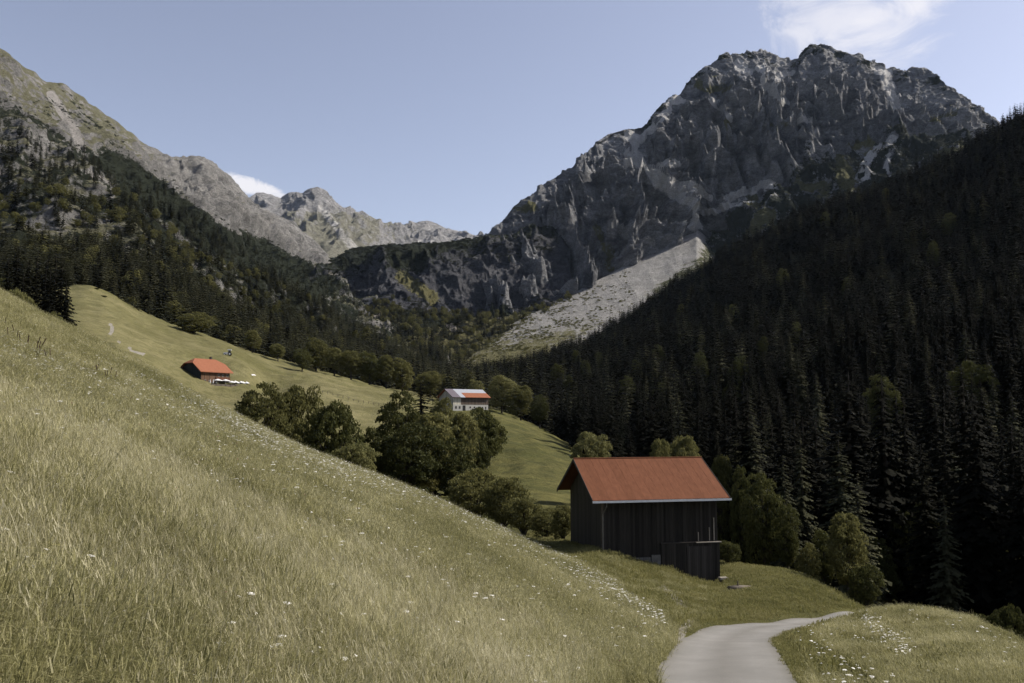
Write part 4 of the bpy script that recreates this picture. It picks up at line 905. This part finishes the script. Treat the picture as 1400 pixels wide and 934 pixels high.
# ------------------------------------------------------------------ wooden barn in the foreground
def boards(name, cA, cB, sc, axis=0, width=.16, rough=.85):
    m, nt, b = newmat(name, rough, .15); v = objco(nt); sx = N(nt, 'ShaderNodeSeparateXYZ'); nt.links.new(v, sx.inputs[0])
    t = mth(nt, 'DIVIDE', sx.outputs[axis], width); fl = mth(nt, 'FLOOR', t)
    wn = N(nt, 'ShaderNodeTexWhiteNoise', noise_dimensions='1D'); nt.links.new(fl, wn.inputs['W'])
    st = noise(nt, sc, 6, .7, mapping(nt, v, (6, 6, .35)))
    f = mth(nt, 'ADD', mth(nt, 'MULTIPLY', wn.outputs[0], .45), mth(nt, 'MULTIPLY', st, .6))
    c = ramp(nt, f, [(.25, cA), (.8, cB)])
    gap = mth(nt, 'LESS_THAN', mth(nt, 'FRACT', t), .07); c = mix(nt, gap, c, (.004, .004, .004))
    nt.links.new(c, b.inputs[0]); bump(nt, b, st, .5, .01); return m
M['bwall'] = boards('weathered_barn_boards', (.010, .0092, .008), (.040, .036, .031), 3)
M['bgable'] = boards('grey_gable_boards', (.022, .021, .018), (.062, .058, .050), 3, axis=1)
M['bdoor'] = boards('grey_door_boards', (.022, .020, .018), (.058, .053, .047), 3, width=.14)
def roofmat(name, cA, cB, step=.62):
    m, nt, b = newmat(name, .85, .08); v = objco(nt); sx = N(nt, 'ShaderNodeSeparateXYZ'); nt.links.new(v, sx.inputs[0])
    t = mth(nt, 'DIVIDE', sx.outputs[0], step); wn = N(nt, 'ShaderNodeTexWhiteNoise', noise_dimensions='1D'); nt.links.new(mth(nt, 'FLOOR', t), wn.inputs['W'])
    st = noise(nt, 2.2, 7, .7, mapping(nt, v, (2.5, .7, .7)))
    f = mth(nt, 'ADD', mth(nt, 'MULTIPLY', wn.outputs[0], .12), mth(nt, 'MULTIPLY', st, .95))
    nt.links.new(ramp(nt, f, [(.3, cA), (.8, cB)]), b.inputs[0]); bump(nt, b, noise(nt, 30, 3, .5, v), .15, .01); return m
M['roof'] = roofmat('rust_red_sheet_roof', (.088, .034, .017), (.150, .061, .033))
M['gutter'] = plain('pale_metal_gutter', (.62, .63, .64), .45, .1, 5)
M['dark'] = plain('dark_interior', (.012, .012, .012), .9, .2, 4)
M['wood'] = plain('old_timber', (.09, .075, .06), .85, .35, 6, stretch=(1, 1, 1))
M['palewood'] = plain('pale_weathered_timber', (.22, .20, .17), .8, .25, 8)
M['wood2'] = plain('dull_zinc', (.13, .125, .11), .6, .2, 5)
M['stone'] = plain('field_stone', (.10, .097, .09), .9, .4, 3, bmp=.6)
M['soot'] = plain('dark_barge_board', (.035, .030, .026), .85, .3, 6)
barn = empty('wooden_barn', (BO[0], BO[1], -5.652), BR)
tag(barn, 'weathered dark board barn with a rust-red roof beside the road', 'barn')
HW, LN, RS = 4.557, 9.93, 2.555; x0, x1, y0, y1 = .85, 9.27, .713, 2 * HW - .713
def zr(y): return RS * (1 - abs(y - HW) / HW)
B = MB(); B.box(x0, x1, y0, y0 + .12, -4.55, zr(y0) - .12).build('front_wall', M['bwall'], barn)
B = MB(); B.box(x0, x1, y1 - .12, y1, -6.3, zr(y1) - .12).build('rear_wall', M['bwall'], barn)
for nm, xx, zb in (('gable_wall', x0, -4.3), ('gable_wall', x1 - .12, -6.6)):
    B = MB(); B.prism([(xx, y0 + .125, zb), (xx, y0 + .125, zr(y0 + .125) - .14), (xx, HW, RS - .14), (xx, y1 - .125, zr(y1 - .125) - .14), (xx, y1 - .125, zb)], (.12, 0, 0)).build(nm, M['bgable'], barn)
# upper boarding of the gable stands slightly proud of the lower one
B = MB(); B.prism([(x0 - .06, .95, -.05), (x0 - .06, HW, RS - .20), (x0 - .06, 2 * HW - .95, -.05)], (.055, 0, 0)).build('gable_boarding', M['bgable'], barn)
B = MB()
for k in range(int((x1 - x0) / .32)):   # cover battens
    B.box(x0 + .05 + k * .32, x0 + .09 + k * .32, y0 - .028, y0 - .003, -4.4 + .25 * rs.rand(), zr(y0) - .2)
B.build('wall_battens', M['bwall'], barn)
rf = MB()
for sgn in (0, 1):
    ye, yr = (0, HW) if sgn == 0 else (2 * HW, HW)
    rf.prism([(0, ye, 0), (0, yr, RS), (0, yr, RS + .07), (0, ye, .07)], (LN, 0, 0))
rf_o = rf.build('roof', M['roof'], barn)
sm = MB()
for k in range(int(LN / .62) + 1):
    xx = min(k * .62, LN - .03)
    sm.prism([(xx, 0.01, .073), (xx, HW - .03, RS + .055), (xx, HW - .03, RS + .064), (xx, 0.01, .079)], (.016, 0, 0))
    sm.prism([(xx, 2 * HW - .01, .073), (xx, HW + .03, RS + .055), (xx, HW + .03, RS + .064), (xx, 2 * HW - .01, .079)], (.016, 0, 0))
sm.build('roof_seams', M['roof'], rf_o)
MB().tube([(-.02, HW, RS + .085), (LN + .02, HW, RS + .085)], .055, 8).build('ridge_cap', M['roof'], rf_o)
for xx in (-.035, LN + .003):
    B = MB()
    B.prism([(xx, -.02, -.14), (xx, HW, RS - .14), (xx, HW, RS + .10), (xx, -.02, .10)], (.032, 0, 0)); B.prism([(xx, 2 * HW + .02, -.14), (xx, HW + .002, RS - .14), (xx, HW + .002, RS + .10), (xx, 2 * HW + .02, .10)], (.032, 0, 0))
    B.build('barge_board', M['soot'], barn)
gt = MB()
gt.box(-.03, LN + .05, -.13, -.004, -.10, -.085).box(-.03, LN + .05, -.145, -.13, -.10, .045).box(-.03, LN + .05, -.02, -.004, -.084, .03)
g_o = gt.build('gutter', M['gutter'], barn)
MB().tube([(x0 + .1, -.06, -.11), (x0 + .1, -.02, -.35), (x0 + .02, y0 - .12, -.9), (x0 + .02, y0 - .10, -3.6)], .045, 8).build('downpipe', M['wood2'], barn)
# rafters under the eave
B = MB()
for k in range(9): B.prism([(x0 + .1 + k * 1.02, .05, -.13), (x0 + .1 + k * 1.02, y0 + .0, zr(y0) - .15), (x0 + .1 + k * 1.02, y0, zr(y0) - .03), (x0 + .1 + k * 1.02, .05, -.004)], (.1, 0, 0))
B.build('rafters', M['soot'], barn)
# lower stable front built a little proud of the wall, with door and pale shelf
xs = 5.05
st_o = MB().box(xs, x1 + .06, y0 - .16, y0 - .035, -6.6, -3.02).build('stable_front', M['bwall'], barn)
MB().box(6.9, 8.7, y0 - .20, y0 - .163, -6.0, -3.25).build('stable_door', M['bdoor'], barn)
MB().box(xs - .05, x1 + .1, y0 - .20, y0 - .03, -3.016, -2.95).build('ledge', M['soot'], barn)
MB().box(7.55, x1 + .14, y0 - .34, y0 - .205, -3.01, -2.955).build('shelf', M['palewood'], barn)
MB().box(x1 - .32, x1 - .25, y0 - .075, y0 - .032, -2.9, -1.35).build('pale_batten', M['palewood'], barn)
MB().box(x1 - .66, x1 - .61, y0 - .075, y0 - .032, -2.9, -2.0).build('pale_batten', M['palewood'], barn)
MB().box(7.78, 7.84, y0 - .075, y0 - .032, -2.9, -2.3).build('pale_batten', M['palewood'], barn)
MB().box(x0 - .02, xs - .06, y0 + .002 - .03, y0 - .003, -4.9, -3.9).box(xs - .7, xs - .055, y0 - .12, y0 - .035, -5.2, -3.75).build('stone_footing', M['stone'], barn)
MB().box(x0 - .05, x0 + .1, y0 - .05, y0 - .001, -4.4, -.2).build('corner_post', M['wood'], barn)
# things lying by the barn
def local(px, Y): return gpt(px, Y)
g = gpt(1012, 52); e = empty('old_log', g + (0, 0, .12), .5); tag(e, 'short dark log lying in the grass right of the wooden barn', 'log')
MB().tube([(-.9, 0, .02), (-.2, .03, 0), (.9, 0, -.1)], [.16, .17, .13], 9).build('bark', M['wood'], e, True); MB().tube([(-.15, 0, 0), (-.25, -.05, .42)], [.06, .03], 6).build('branch_stub', M['wood'], e)
g = gpt(984, 58.5); e = empty('board_stack', g + (0, 0, .25), BR); tag(e, 'small stack of pale boards at the right corner of the wooden barn', 'boards')
MB().box(-.1, .55, -.35, .1, 0, .07).build('board', M['palewood'], e); MB().box(-.05, .5, -.3, .08, .072, .14).build('board', M['palewood'], e)
MB().box(-.05, .05, -.25, 0, -.6, -.002).build('bearer', M['wood'], e)

# ------------------------------------------------------------------ meadow hut with terrace
M['hutroof'] = roofmat('orange_red_tile_roof', (.165, .064, .036), (.27, .112, .066), .3)
M['hutgable'] = boards('shaded_hut_gable', (.018, .022, .024), (.036, .042, .045), 2, axis=1, width=.4)  # gable away from the sun: its shade is painted as near-black boards
M['hutwood'] = boards('brown_hut_boards', (.045, .028, .018), (.15, .085, .052), 2, width=.3)
M['hutwood2'] = boards('red_brown_boards', (.075, .033, .020), (.14, .060, .035), 2, width=.3)
M['glass'] = plain('window_glass', (.03, .033, .036), .35, .2, 3, .3)
M['white'] = plain('white_paint', (.78, .78, .77), .6, .06, 4)
M['cloth'] = plain('white_canvas', (.62, .62, .63), .7, .05, 3)
hr = R(58); L_, Wd = 12.4, 12.0
hc = P(274.5, 523.5, 296); hz = hc[2]
hut = empty('alpine_hut', (hc[0], hc[1], hz), hr); tag(hut, 'brown timber hut with orange half-hipped roof on the mown meadow', 'hut')
He, Hr = 4.7, 9.0
MB().box(0, L_, 0, .2, -2.5, He - .3).build('long_wall', M['hutwood'], hut)
MB().box(0, L_, Wd - .2, Wd, -1, He - .3).build('rear_wall', M['hutwood'], hut)
for xx in (-.002, L_ - .2):
    MB().prism([(xx, .202, -2.5), (xx, .202, He - .2), (xx, Wd * .30, He + (Hr - He) * .6 - .2), (xx, Wd * .7, He + (Hr - He) * .6 - .2), (xx, Wd - .202, He - .2), (xx, Wd - .202, -2.5)], (.2, 0, 0)).build('gable_wall', M['hutgable'], hut)
ov = .9; hipx = 2.6; zk = He + (Hr - He) * .6; yk0, yk1 = Wd * .3, Wd * .7; sl = (Hr - He) / (Wd / 2)
V = [(-ov, -ov, He - ov * sl), (L_ + ov, -ov, He - ov * sl), (L_ + ov, yk0, zk), (L_ - hipx + ov, Wd / 2, Hr), (hipx - ov, Wd / 2, Hr), (-ov, yk0, zk), (-ov, yk1, zk), (L_ + ov, yk1, zk), (-ov, Wd + ov, He - ov * sl), (L_ + ov, Wd + ov, He - ov * sl)]
Fc = [(0, 1, 2, 3, 4, 5), (8, 6, 4, 3, 7, 9), (5, 4, 6), (2, 7, 3)]
Vb = [(a, b_, c_ - .25) for a, b_, c_ in V]; n0 = len(V); ring = [0, 1, 2, 7, 9, 8, 6, 5]
Fs = Fc + [tuple(n0 + i for i in reversed(f)) for f in Fc] + [(ring[i], n0 + ring[i], n0 + ring[(i + 1) % 8], ring[(i + 1) % 8]) for i in range(8)]
hro = link('roof', poly_mesh('roof', V + Vb, Fs, M['hutroof']), hut)
MB().box(8.6, 9.3, Wd / 2 + .1, Wd / 2 + .8, Hr - .8, Hr + .9).build('chimney', M['soot'], hro)
MB().box(6.2, L_ + .03, -.28, -.003, 1.0, 2.3).build('balcony_parapet', M['hutwood2'], hut)
MB().box(6.1, L_ + .1, -.9, -.285, .85, 1.0).build('balcony_floor', M['soot'], hut)
for xx, zz, w in ((1.5, .3, .7), (3.2, .1, .6), (5.0, .2, .7), (7.2, 2.45, .8), (9.0, 2.45, .8), (10.9, 2.45, .8), (8.3, .0, .8), (10.2, .0, .8)):
    w_o = MB().box(xx, xx + w, -.06, -.004, zz, zz + 1.0).build('window', M['palewood'], hut)
    MB().box(xx + .1, xx + w - .1, -.075, -.062, zz + .1, zz + .9).build('pane', M['glass'], w_o)
MB().box(6.0, 6.9, -.06, -.004, -1.6, .5).build('door', M['soot'], hut)
ter = empty('terrace', (hc[0], hc[1], hz), hr); tag(ter, 'long narrow wooden terrace with a low parapet along the sunny side of the hut', 'terrace')
MB().box(1.5, 19, -3.4, -.4, -3.0, -.9).build('deck', M['stone'], ter); MB().box(1.5, 19.0, -3.52, -3.403, -2.2, -.35).build('parapet', M['wood'], ter)
for k in range(9): MB().box(1.6 + k * 2.1, 1.75 + k * 2.1, -3.65, -3.523, -2.4, -.25).build('post', M['wood'], ter)
def parasol(lx_, ly_, size, h, label, grp='white parasols on the hut terrace'):
    w = np.array([cos(hr) * lx_ - sin(hr) * ly_, sin(hr) * lx_ + cos(hr) * ly_, -.9]) + hc
    e = empty('parasol', w, hr); tag(e, label, 'parasol', grp); s = size / 2
    MB().tube([(0, 0, 0), (0, 0, h)], .035, 6).build('pole', M['white'], e)
    V = [(s * cos(a), s * sin(a), h - .55) for a in np.arange(8) * pi / 4] + [(0, 0, h)] + [(s * cos(a), s * sin(a), h - .75) for a in np.arange(8) * pi / 4]
    link('canopy', poly_mesh('canopy', V, [(i, (i + 1) % 8, 8) for i in range(8)] + [(i, 9 + i, 9 + (i + 1) % 8, (i + 1) % 8) for i in range(8)], M['cloth']), e)
    MB().box(-.3, .3, -.3, .3, 0, .08).build('base', M['stone'], e)
parasol(5.6, -2.0, 3.2, 2.5, 'wide open white parasol, nearest to the hut door', )
parasol(9.0, -2.0, 3.2, 2.5, 'open white parasol on the terrace before the balcony windows')
parasol(11.6, -2.2, 2.4, 2.0, 'smaller white parasol at the right corner of the hut')
for k in range(5): parasol(13.2 + k * 1.3, -2.2 + .5 * (k % 2), 1.8, 1.9 + .25 * rs.rand(), 'low white parasol in the close row past the hut corner')
for k, xx in enumerate((2.3, 3.5, 4.8)):
    w = np.array([cos(hr) * xx + sin(hr) * 2.2, sin(hr) * xx - cos(hr) * 2.2, -.9]) + hc
    e = empty('closed_parasol', w, 0); tag(e, 'furled white parasol standing before the brown boards of the hut', 'parasol', 'furled parasols on the terrace')
    MB().tube([(0, 0, 0), (0, 0, 2.3)], .03, 5).build('pole', M['white'], e); MB().tube([(0, 0, .9), (0, 0, 1.3), (0, 0, 2.2)], [.18, .16, .03], 6).build('canopy', M['cloth'], e)

# tractor mowing beyond the hut
g = gpt(311, 350); tr = empty('tractor', g, .25); tag(tr, 'small dark tractor with a white cab roof parked on the mown meadow', 'tractor')
M['tdark'] = plain('dark_green_paint', (.035, .05, .035), .5, .2, 3)
M['rubber'] = plain('tyre_rubber', (.02, .02, .02), .9, .2, 6)
def wheel(x, y, r, w):
    o = MB().tube([(x, y - w / 2, r), (x, y + w / 2, r)], r, 14).build('wheel', M['rubber'], tr); MB().tube([(x, y - w / 2 - .02, r), (x, y + w / 2 + .02, r)], r * .5, 10).build('rim', M['white'], o)
wheel(.9, -.8, .75, .4); wheel(.9, .8, .75, .4); wheel(-1.1, -.7, .5, .3); wheel(-1.1, .7, .5, .3)
MB().prism([(-1.7, -.4, .6), (.2, -.4, .6), (.2, -.4, 1.5), (-1.5, -.4, 1.3)], (0, .8, 0)).build('bonnet', M['white'], tr)
MB().box(.25, 1.3, -.6, .6, .8, 1.4).build('cab_base', M['tdark'], tr); MB().prism([(.25, -.55, 1.402), (1.25, -.55, 1.402), (1.15, -.5, 2.3), (.35, -.5, 2.3)], (0, 1.05, 0)).build('cab_glass', M['glass'], tr)
MB().box(-.05, 1.6, -.9, .9, 2.303, 2.65).build('cab_roof', M['white'], tr)
MB().box(-3.1, -1.75, -.95, .95, .15, .65).build('mower', M['tdark'], tr)
# white sheet on the meadow
g = gpt(345, 332); e = empty('white_sheet', g + (0, 0, .1), .5, (.6, .6, .7)); tag(e, 'crumpled white sheet lying alone on the mown meadow', 'sheet')
xs_, ys_ = np.meshgrid(np.linspace(-1.9, 1.9, 14), np.linspace(-1.6, 1.6, 10)); zs_ = .45 * np.abs(perlin(np.stack([xs_, ys_, xs_ * 0], -1))) * 1.4 + .25 * ys_
link('cloth', grid_mesh('cloth', np.stack([xs_, ys_, zs_], -1), M['cloth']), e)
# pasture fence along the lower edge of the meadow
fe = empty('pasture_fence', (0, 0, 0)); tag(fe, 'thin wire and post fence along the lower edge of the mown meadow', 'fence')
fp = [gpt(px, 305 - (px - 420) * .05) for px in range(420, 566, 7)]
fe.location = fp[0]
for p in fp: q = p - fp[0]; MB().box(q[0] - .06, q[0] + .06, q[1] - .06, q[1] + .06, q[2] - .3, q[2] + .95).build('post', M['wood'], fe)
for hh in (.5, .9): MB().tube([p - fp[0] + (0, 0, hh) for p in fp], .02, 4).build('wire', M['wood'], fe)

# ------------------------------------------------------------------ white-walled barn on the knoll
M['plaster'] = plain('white_lime_plaster', (.34, .335, .315), .85, .12, 1.5)
M['cream'] = boards('cream_boards', (.36, .34, .28), (.52, .49, .42), 2, width=.4)
M['greygable'] = boards('shaded_white_gable', (.20, .20, .185), (.34, .335, .31), 2, axis=1, width=.4)  # white gable facing away from the sun, its dimness painted in as grey
M['brownb'] = boards('brown_barn_boards', (.055, .042, .034), (.14, .108, .086), 2, width=.25)
M['slate'] = plain('dark_purple_sheet', (.10, .085, .10), .6, .15, 2)
M['whiteroof'] = plain('pale_metal_sheet', (.27, .28, .31), .45, .08, 1)
r2_ = R(36); c2 = P(619.5, 562, 328); b2 = empty('white_walled_barn', (c2[0], c2[1], c2[2]), r2_); tag(b2, 'white-walled barn with brown boards and a red and white roof on the knoll', 'barn')
L2, W2, E2, H2 = 16.5, 10.5, 5.7, 8.6
MB().box(0, L2, 0, .2, -3, 2.5).build('stone_wall', M['plaster'], b2)
MB().box(0, 3.6, .02, .2, 2.503, E2 - .15).build('cream_wall', M['cream'], b2)
MB().box(3.603, L2, -.03, .2, 2.503, E2 - .15).build('board_wall', M['brownb'], b2)
MB().box(0, L2, W2 - .2, W2, -2, E2 - .15).build('rear_wall', M['brownb'], b2)
for xx in (-.003, L2 - .2): MB().prism([(xx, .203, -3), (xx, .203, E2 - .1), (xx, W2 / 2, H2 - .15), (xx, W2 - .203, E2 - .1), (xx, W2 - .203, -3)], (.2, 0, 0)).build('gable_wall', M['greygable'], b2)
ov = .8; sl = (H2 - E2) / (W2 / 2); ze = E2 - ov * sl
def roofpart(nm, xa, xb, ta, tb, mat, lift=0, side_=0):
    f = lambda t: ((-ov + t * (W2 / 2 + ov)) if side_ == 0 else (W2 + ov - t * (W2 / 2 + ov)), ze + t * (H2 - ze) + lift)
    (ya, za), (yb, zb) = f(ta), f(tb)
    return MB().prism([(xa, ya, za), (xa, yb, zb), (xa, yb, zb + .15), (xa, ya, za + .15)], (xb - xa, 0, 0)).build(nm, mat, b2)
roofpart('dark_roof', -ov, 3.0, 0, 1, M['slate']); roofpart('white_roof_strip', 3.003, 5.2, 0, 1, M['whiteroof']); roofpart('white_ridge_strip', 5.203, L2 + ov, .55, 1, M['whiteroof']); roofpart('red_roof', 5.203, L2 + ov, 0, .547, M['hutroof'])
roofpart('rear_roof', -ov, L2 + ov, 0, .995, M['hutroof'], 0, 1)
for xx, zz, w, h in ((.9, .9, .8, 1.0), (2.6, .9, .8, 1.0), (7.6, 1.1, .7, .7), (9.6, 1.1, .7, .7), (11.6, 1.1, .7, .7), (13.4, .9, .7, .8), (15.0, .9, .6, .8)):
    w_o = MB().box(xx, xx + w, -.05, -.003, zz, zz + h).build('window', M['brownb'], b2); MB().box(xx + .08, xx + w - .08, -.066, -.052, zz + .08, zz + h - .08).build('pane', M['glass'], w_o)
MB().box(4.4, 5.7, -.06, -.003, -.3, 2.2).build('door', M['dark'], b2)

# ------------------------------------------------------------------ light, sky, camera
SUN_EL, SUN_AZ = 42.0, 76.0          # azimuth measured clockwise from the view direction (+y)
sd = bpy.data.lights.new('sun', 'SUN'); sd.energy = 4.8; sd.angle = R(.53); sd.color = (1, .93, .82)
so = bpy.data.objects.new('sun', sd); COL.objects.link(so)
so.rotation_euler = (R(90 - SUN_EL), 0, R(180 - SUN_AZ))
w = bpy.data.worlds.new('World'); scn.world = w; w.use_nodes = True; nt = w.node_tree; bg = nt.nodes['Background']
sky = N(nt, 'ShaderNodeTexSky', sky_type='NISHITA'); sky.sun_disc = False; sky.sun_elevation = R(SUN_EL); sky.sun_rotation = R(SUN_AZ); sky.altitude = 1200; sky.air_density = 1.0; sky.dust_density = 2.5; sky.ozone_density = 1.0
co = N(nt, 'ShaderNodeTexCoord').outputs['Generated']
def cloudmask(px, py, rx, ry, rot=0, thr=(.45, .75), sc=9):
    d = P(px, py, 1000.); d = d / np.linalg.norm(d); rgt = np.cross(d, (0, 0, 1)); rgt /= np.linalg.norm(rgt); up_ = np.cross(rgt, d)
    ra, ua = rgt * cos(rot) + up_ * sin(rot), -rgt * sin(rot) + up_ * cos(rot)
    def dot(v, s):
        n_ = N(nt, 'ShaderNodeVectorMath', operation='DOT_PRODUCT'); nt.links.new(co, n_.inputs[0]); n_.inputs[1].default_value = tuple(v / s); return n_.outputs['Value']
    r2v = mth(nt, 'ADD', mth(nt, 'POWER', dot(ra, rx / F), 2), mth(nt, 'POWER', dot(ua, ry / F), 2))
    fall = mth(nt, 'MAXIMUM', mth(nt, 'SUBTRACT', 1, r2v), 0)
    nz = noise(nt, sc, 9, .66, mapping(nt, co, (1, 1, 1.9)), .9)
    m = N(nt, 'ShaderNodeMapRange', interpolation_type='SMOOTHSTEP'); nt.links.new(mth(nt, 'ADD', nz, mth(nt, 'MULTIPLY', mth(nt, 'SUBTRACT', fall, .75), .55)), m.inputs[0])
    m.inputs[1].default_value = thr[0]; m.inputs[2].default_value = thr[1]
    front = mth(nt, 'GREATER_THAN', dot(d, 1), 0)
    return mth(nt, 'MULTIPLY', mth(nt, 'MULTIPLY', m.outputs[0], front), mth(nt, 'MINIMUM', mth(nt, 'MULTIPLY', fall, 3), 1))
ca = cloudmask(1160, 35, 150, 90, R(-14), (.34, .70), 12); cb = cloudmask(352, 258, 66, 17, R(-18), (.30, .62), 30); cc = cloudmask(1240, 8, 150, 30, R(14), (.38, .8), 16)
hsv = N(nt, 'ShaderNodeHueSaturation'); hsv.inputs['Saturation'].default_value = .72; nt.links.new(sky.outputs[0], hsv.inputs['Color']); hsv.inputs['Hue'].default_value = .5
SKYC = mix(nt, 1.0, hsv.outputs[0], (1.05, .98, 1.0)); SKYC.node.blend_type = 'MULTIPLY'
cl = (6.4, 6.2, 6.3)
c = mix(nt, mth(nt, 'MULTIPLY', ca, .6), SKYC, cl); c = mix(nt, mth(nt, 'MULTIPLY', cc, .45), c, cl); c = mix(nt, mth(nt, 'MULTIPLY', cb, .8), c, cl)
nt.links.new(c, bg.inputs[0]); HAZE = 1
bg.inputs[1].default_value = .102
cam = bpy.data.cameras.new('camera'); cam.sensor_width = 36; cam.lens = 36 * F / 1400; cam.clip_end = 20000; cam.clip_start = .1
cam_o = bpy.data.objects.new('camera', cam); COL.objects.link(cam_o); cam_o.rotation_euler = (R(90) + TH, 0, 0); scn.camera = cam_o
scn.view_settings.view_transform = 'Standard'; scn.view_settings.look = 'None'; scn.view_settings.gamma = 1; scn.view_settings.exposure = .65
scn.cycles.max_bounces = 3; scn.cycles.diffuse_bounces = 2; scn.cycles.transmission_bounces = 2; scn.cycles.use_adaptive_sampling = True; scn.cycles.adaptive_threshold = .025; scn.cycles.transparent_max_bounces = 4; scn.cycles.use_denoising = True

# ------------------------------------------------------------------ air
hz_m = bpy.data.materials.new('valley_haze'); hz_m.use_nodes = True; nt = hz_m.node_tree
nt.nodes.remove(nt.nodes['Principled BSDF']); pv = N(nt, 'ShaderNodeVolumePrincipled'); pv.inputs['Color'].default_value = (.60, .77, 1, 1); pv.inputs['Density'].default_value = .9e-5; pv.inputs['Anisotropy'].default_value = .1
nt.links.new(pv.outputs[0], nt.nodes['Material Output'].inputs['Volume'])
B = MB(); B.box(-5000, 5000, -1100, 6500, float(min(gz.min(), -150)) - 1, 1900)
tag(B.build('haze', hz_m), kind='stuff')
scn.cycles.volume_bounces = 0; scn.cycles.volume_step_rate = 10; scn.cycles.volume_max_steps = 8
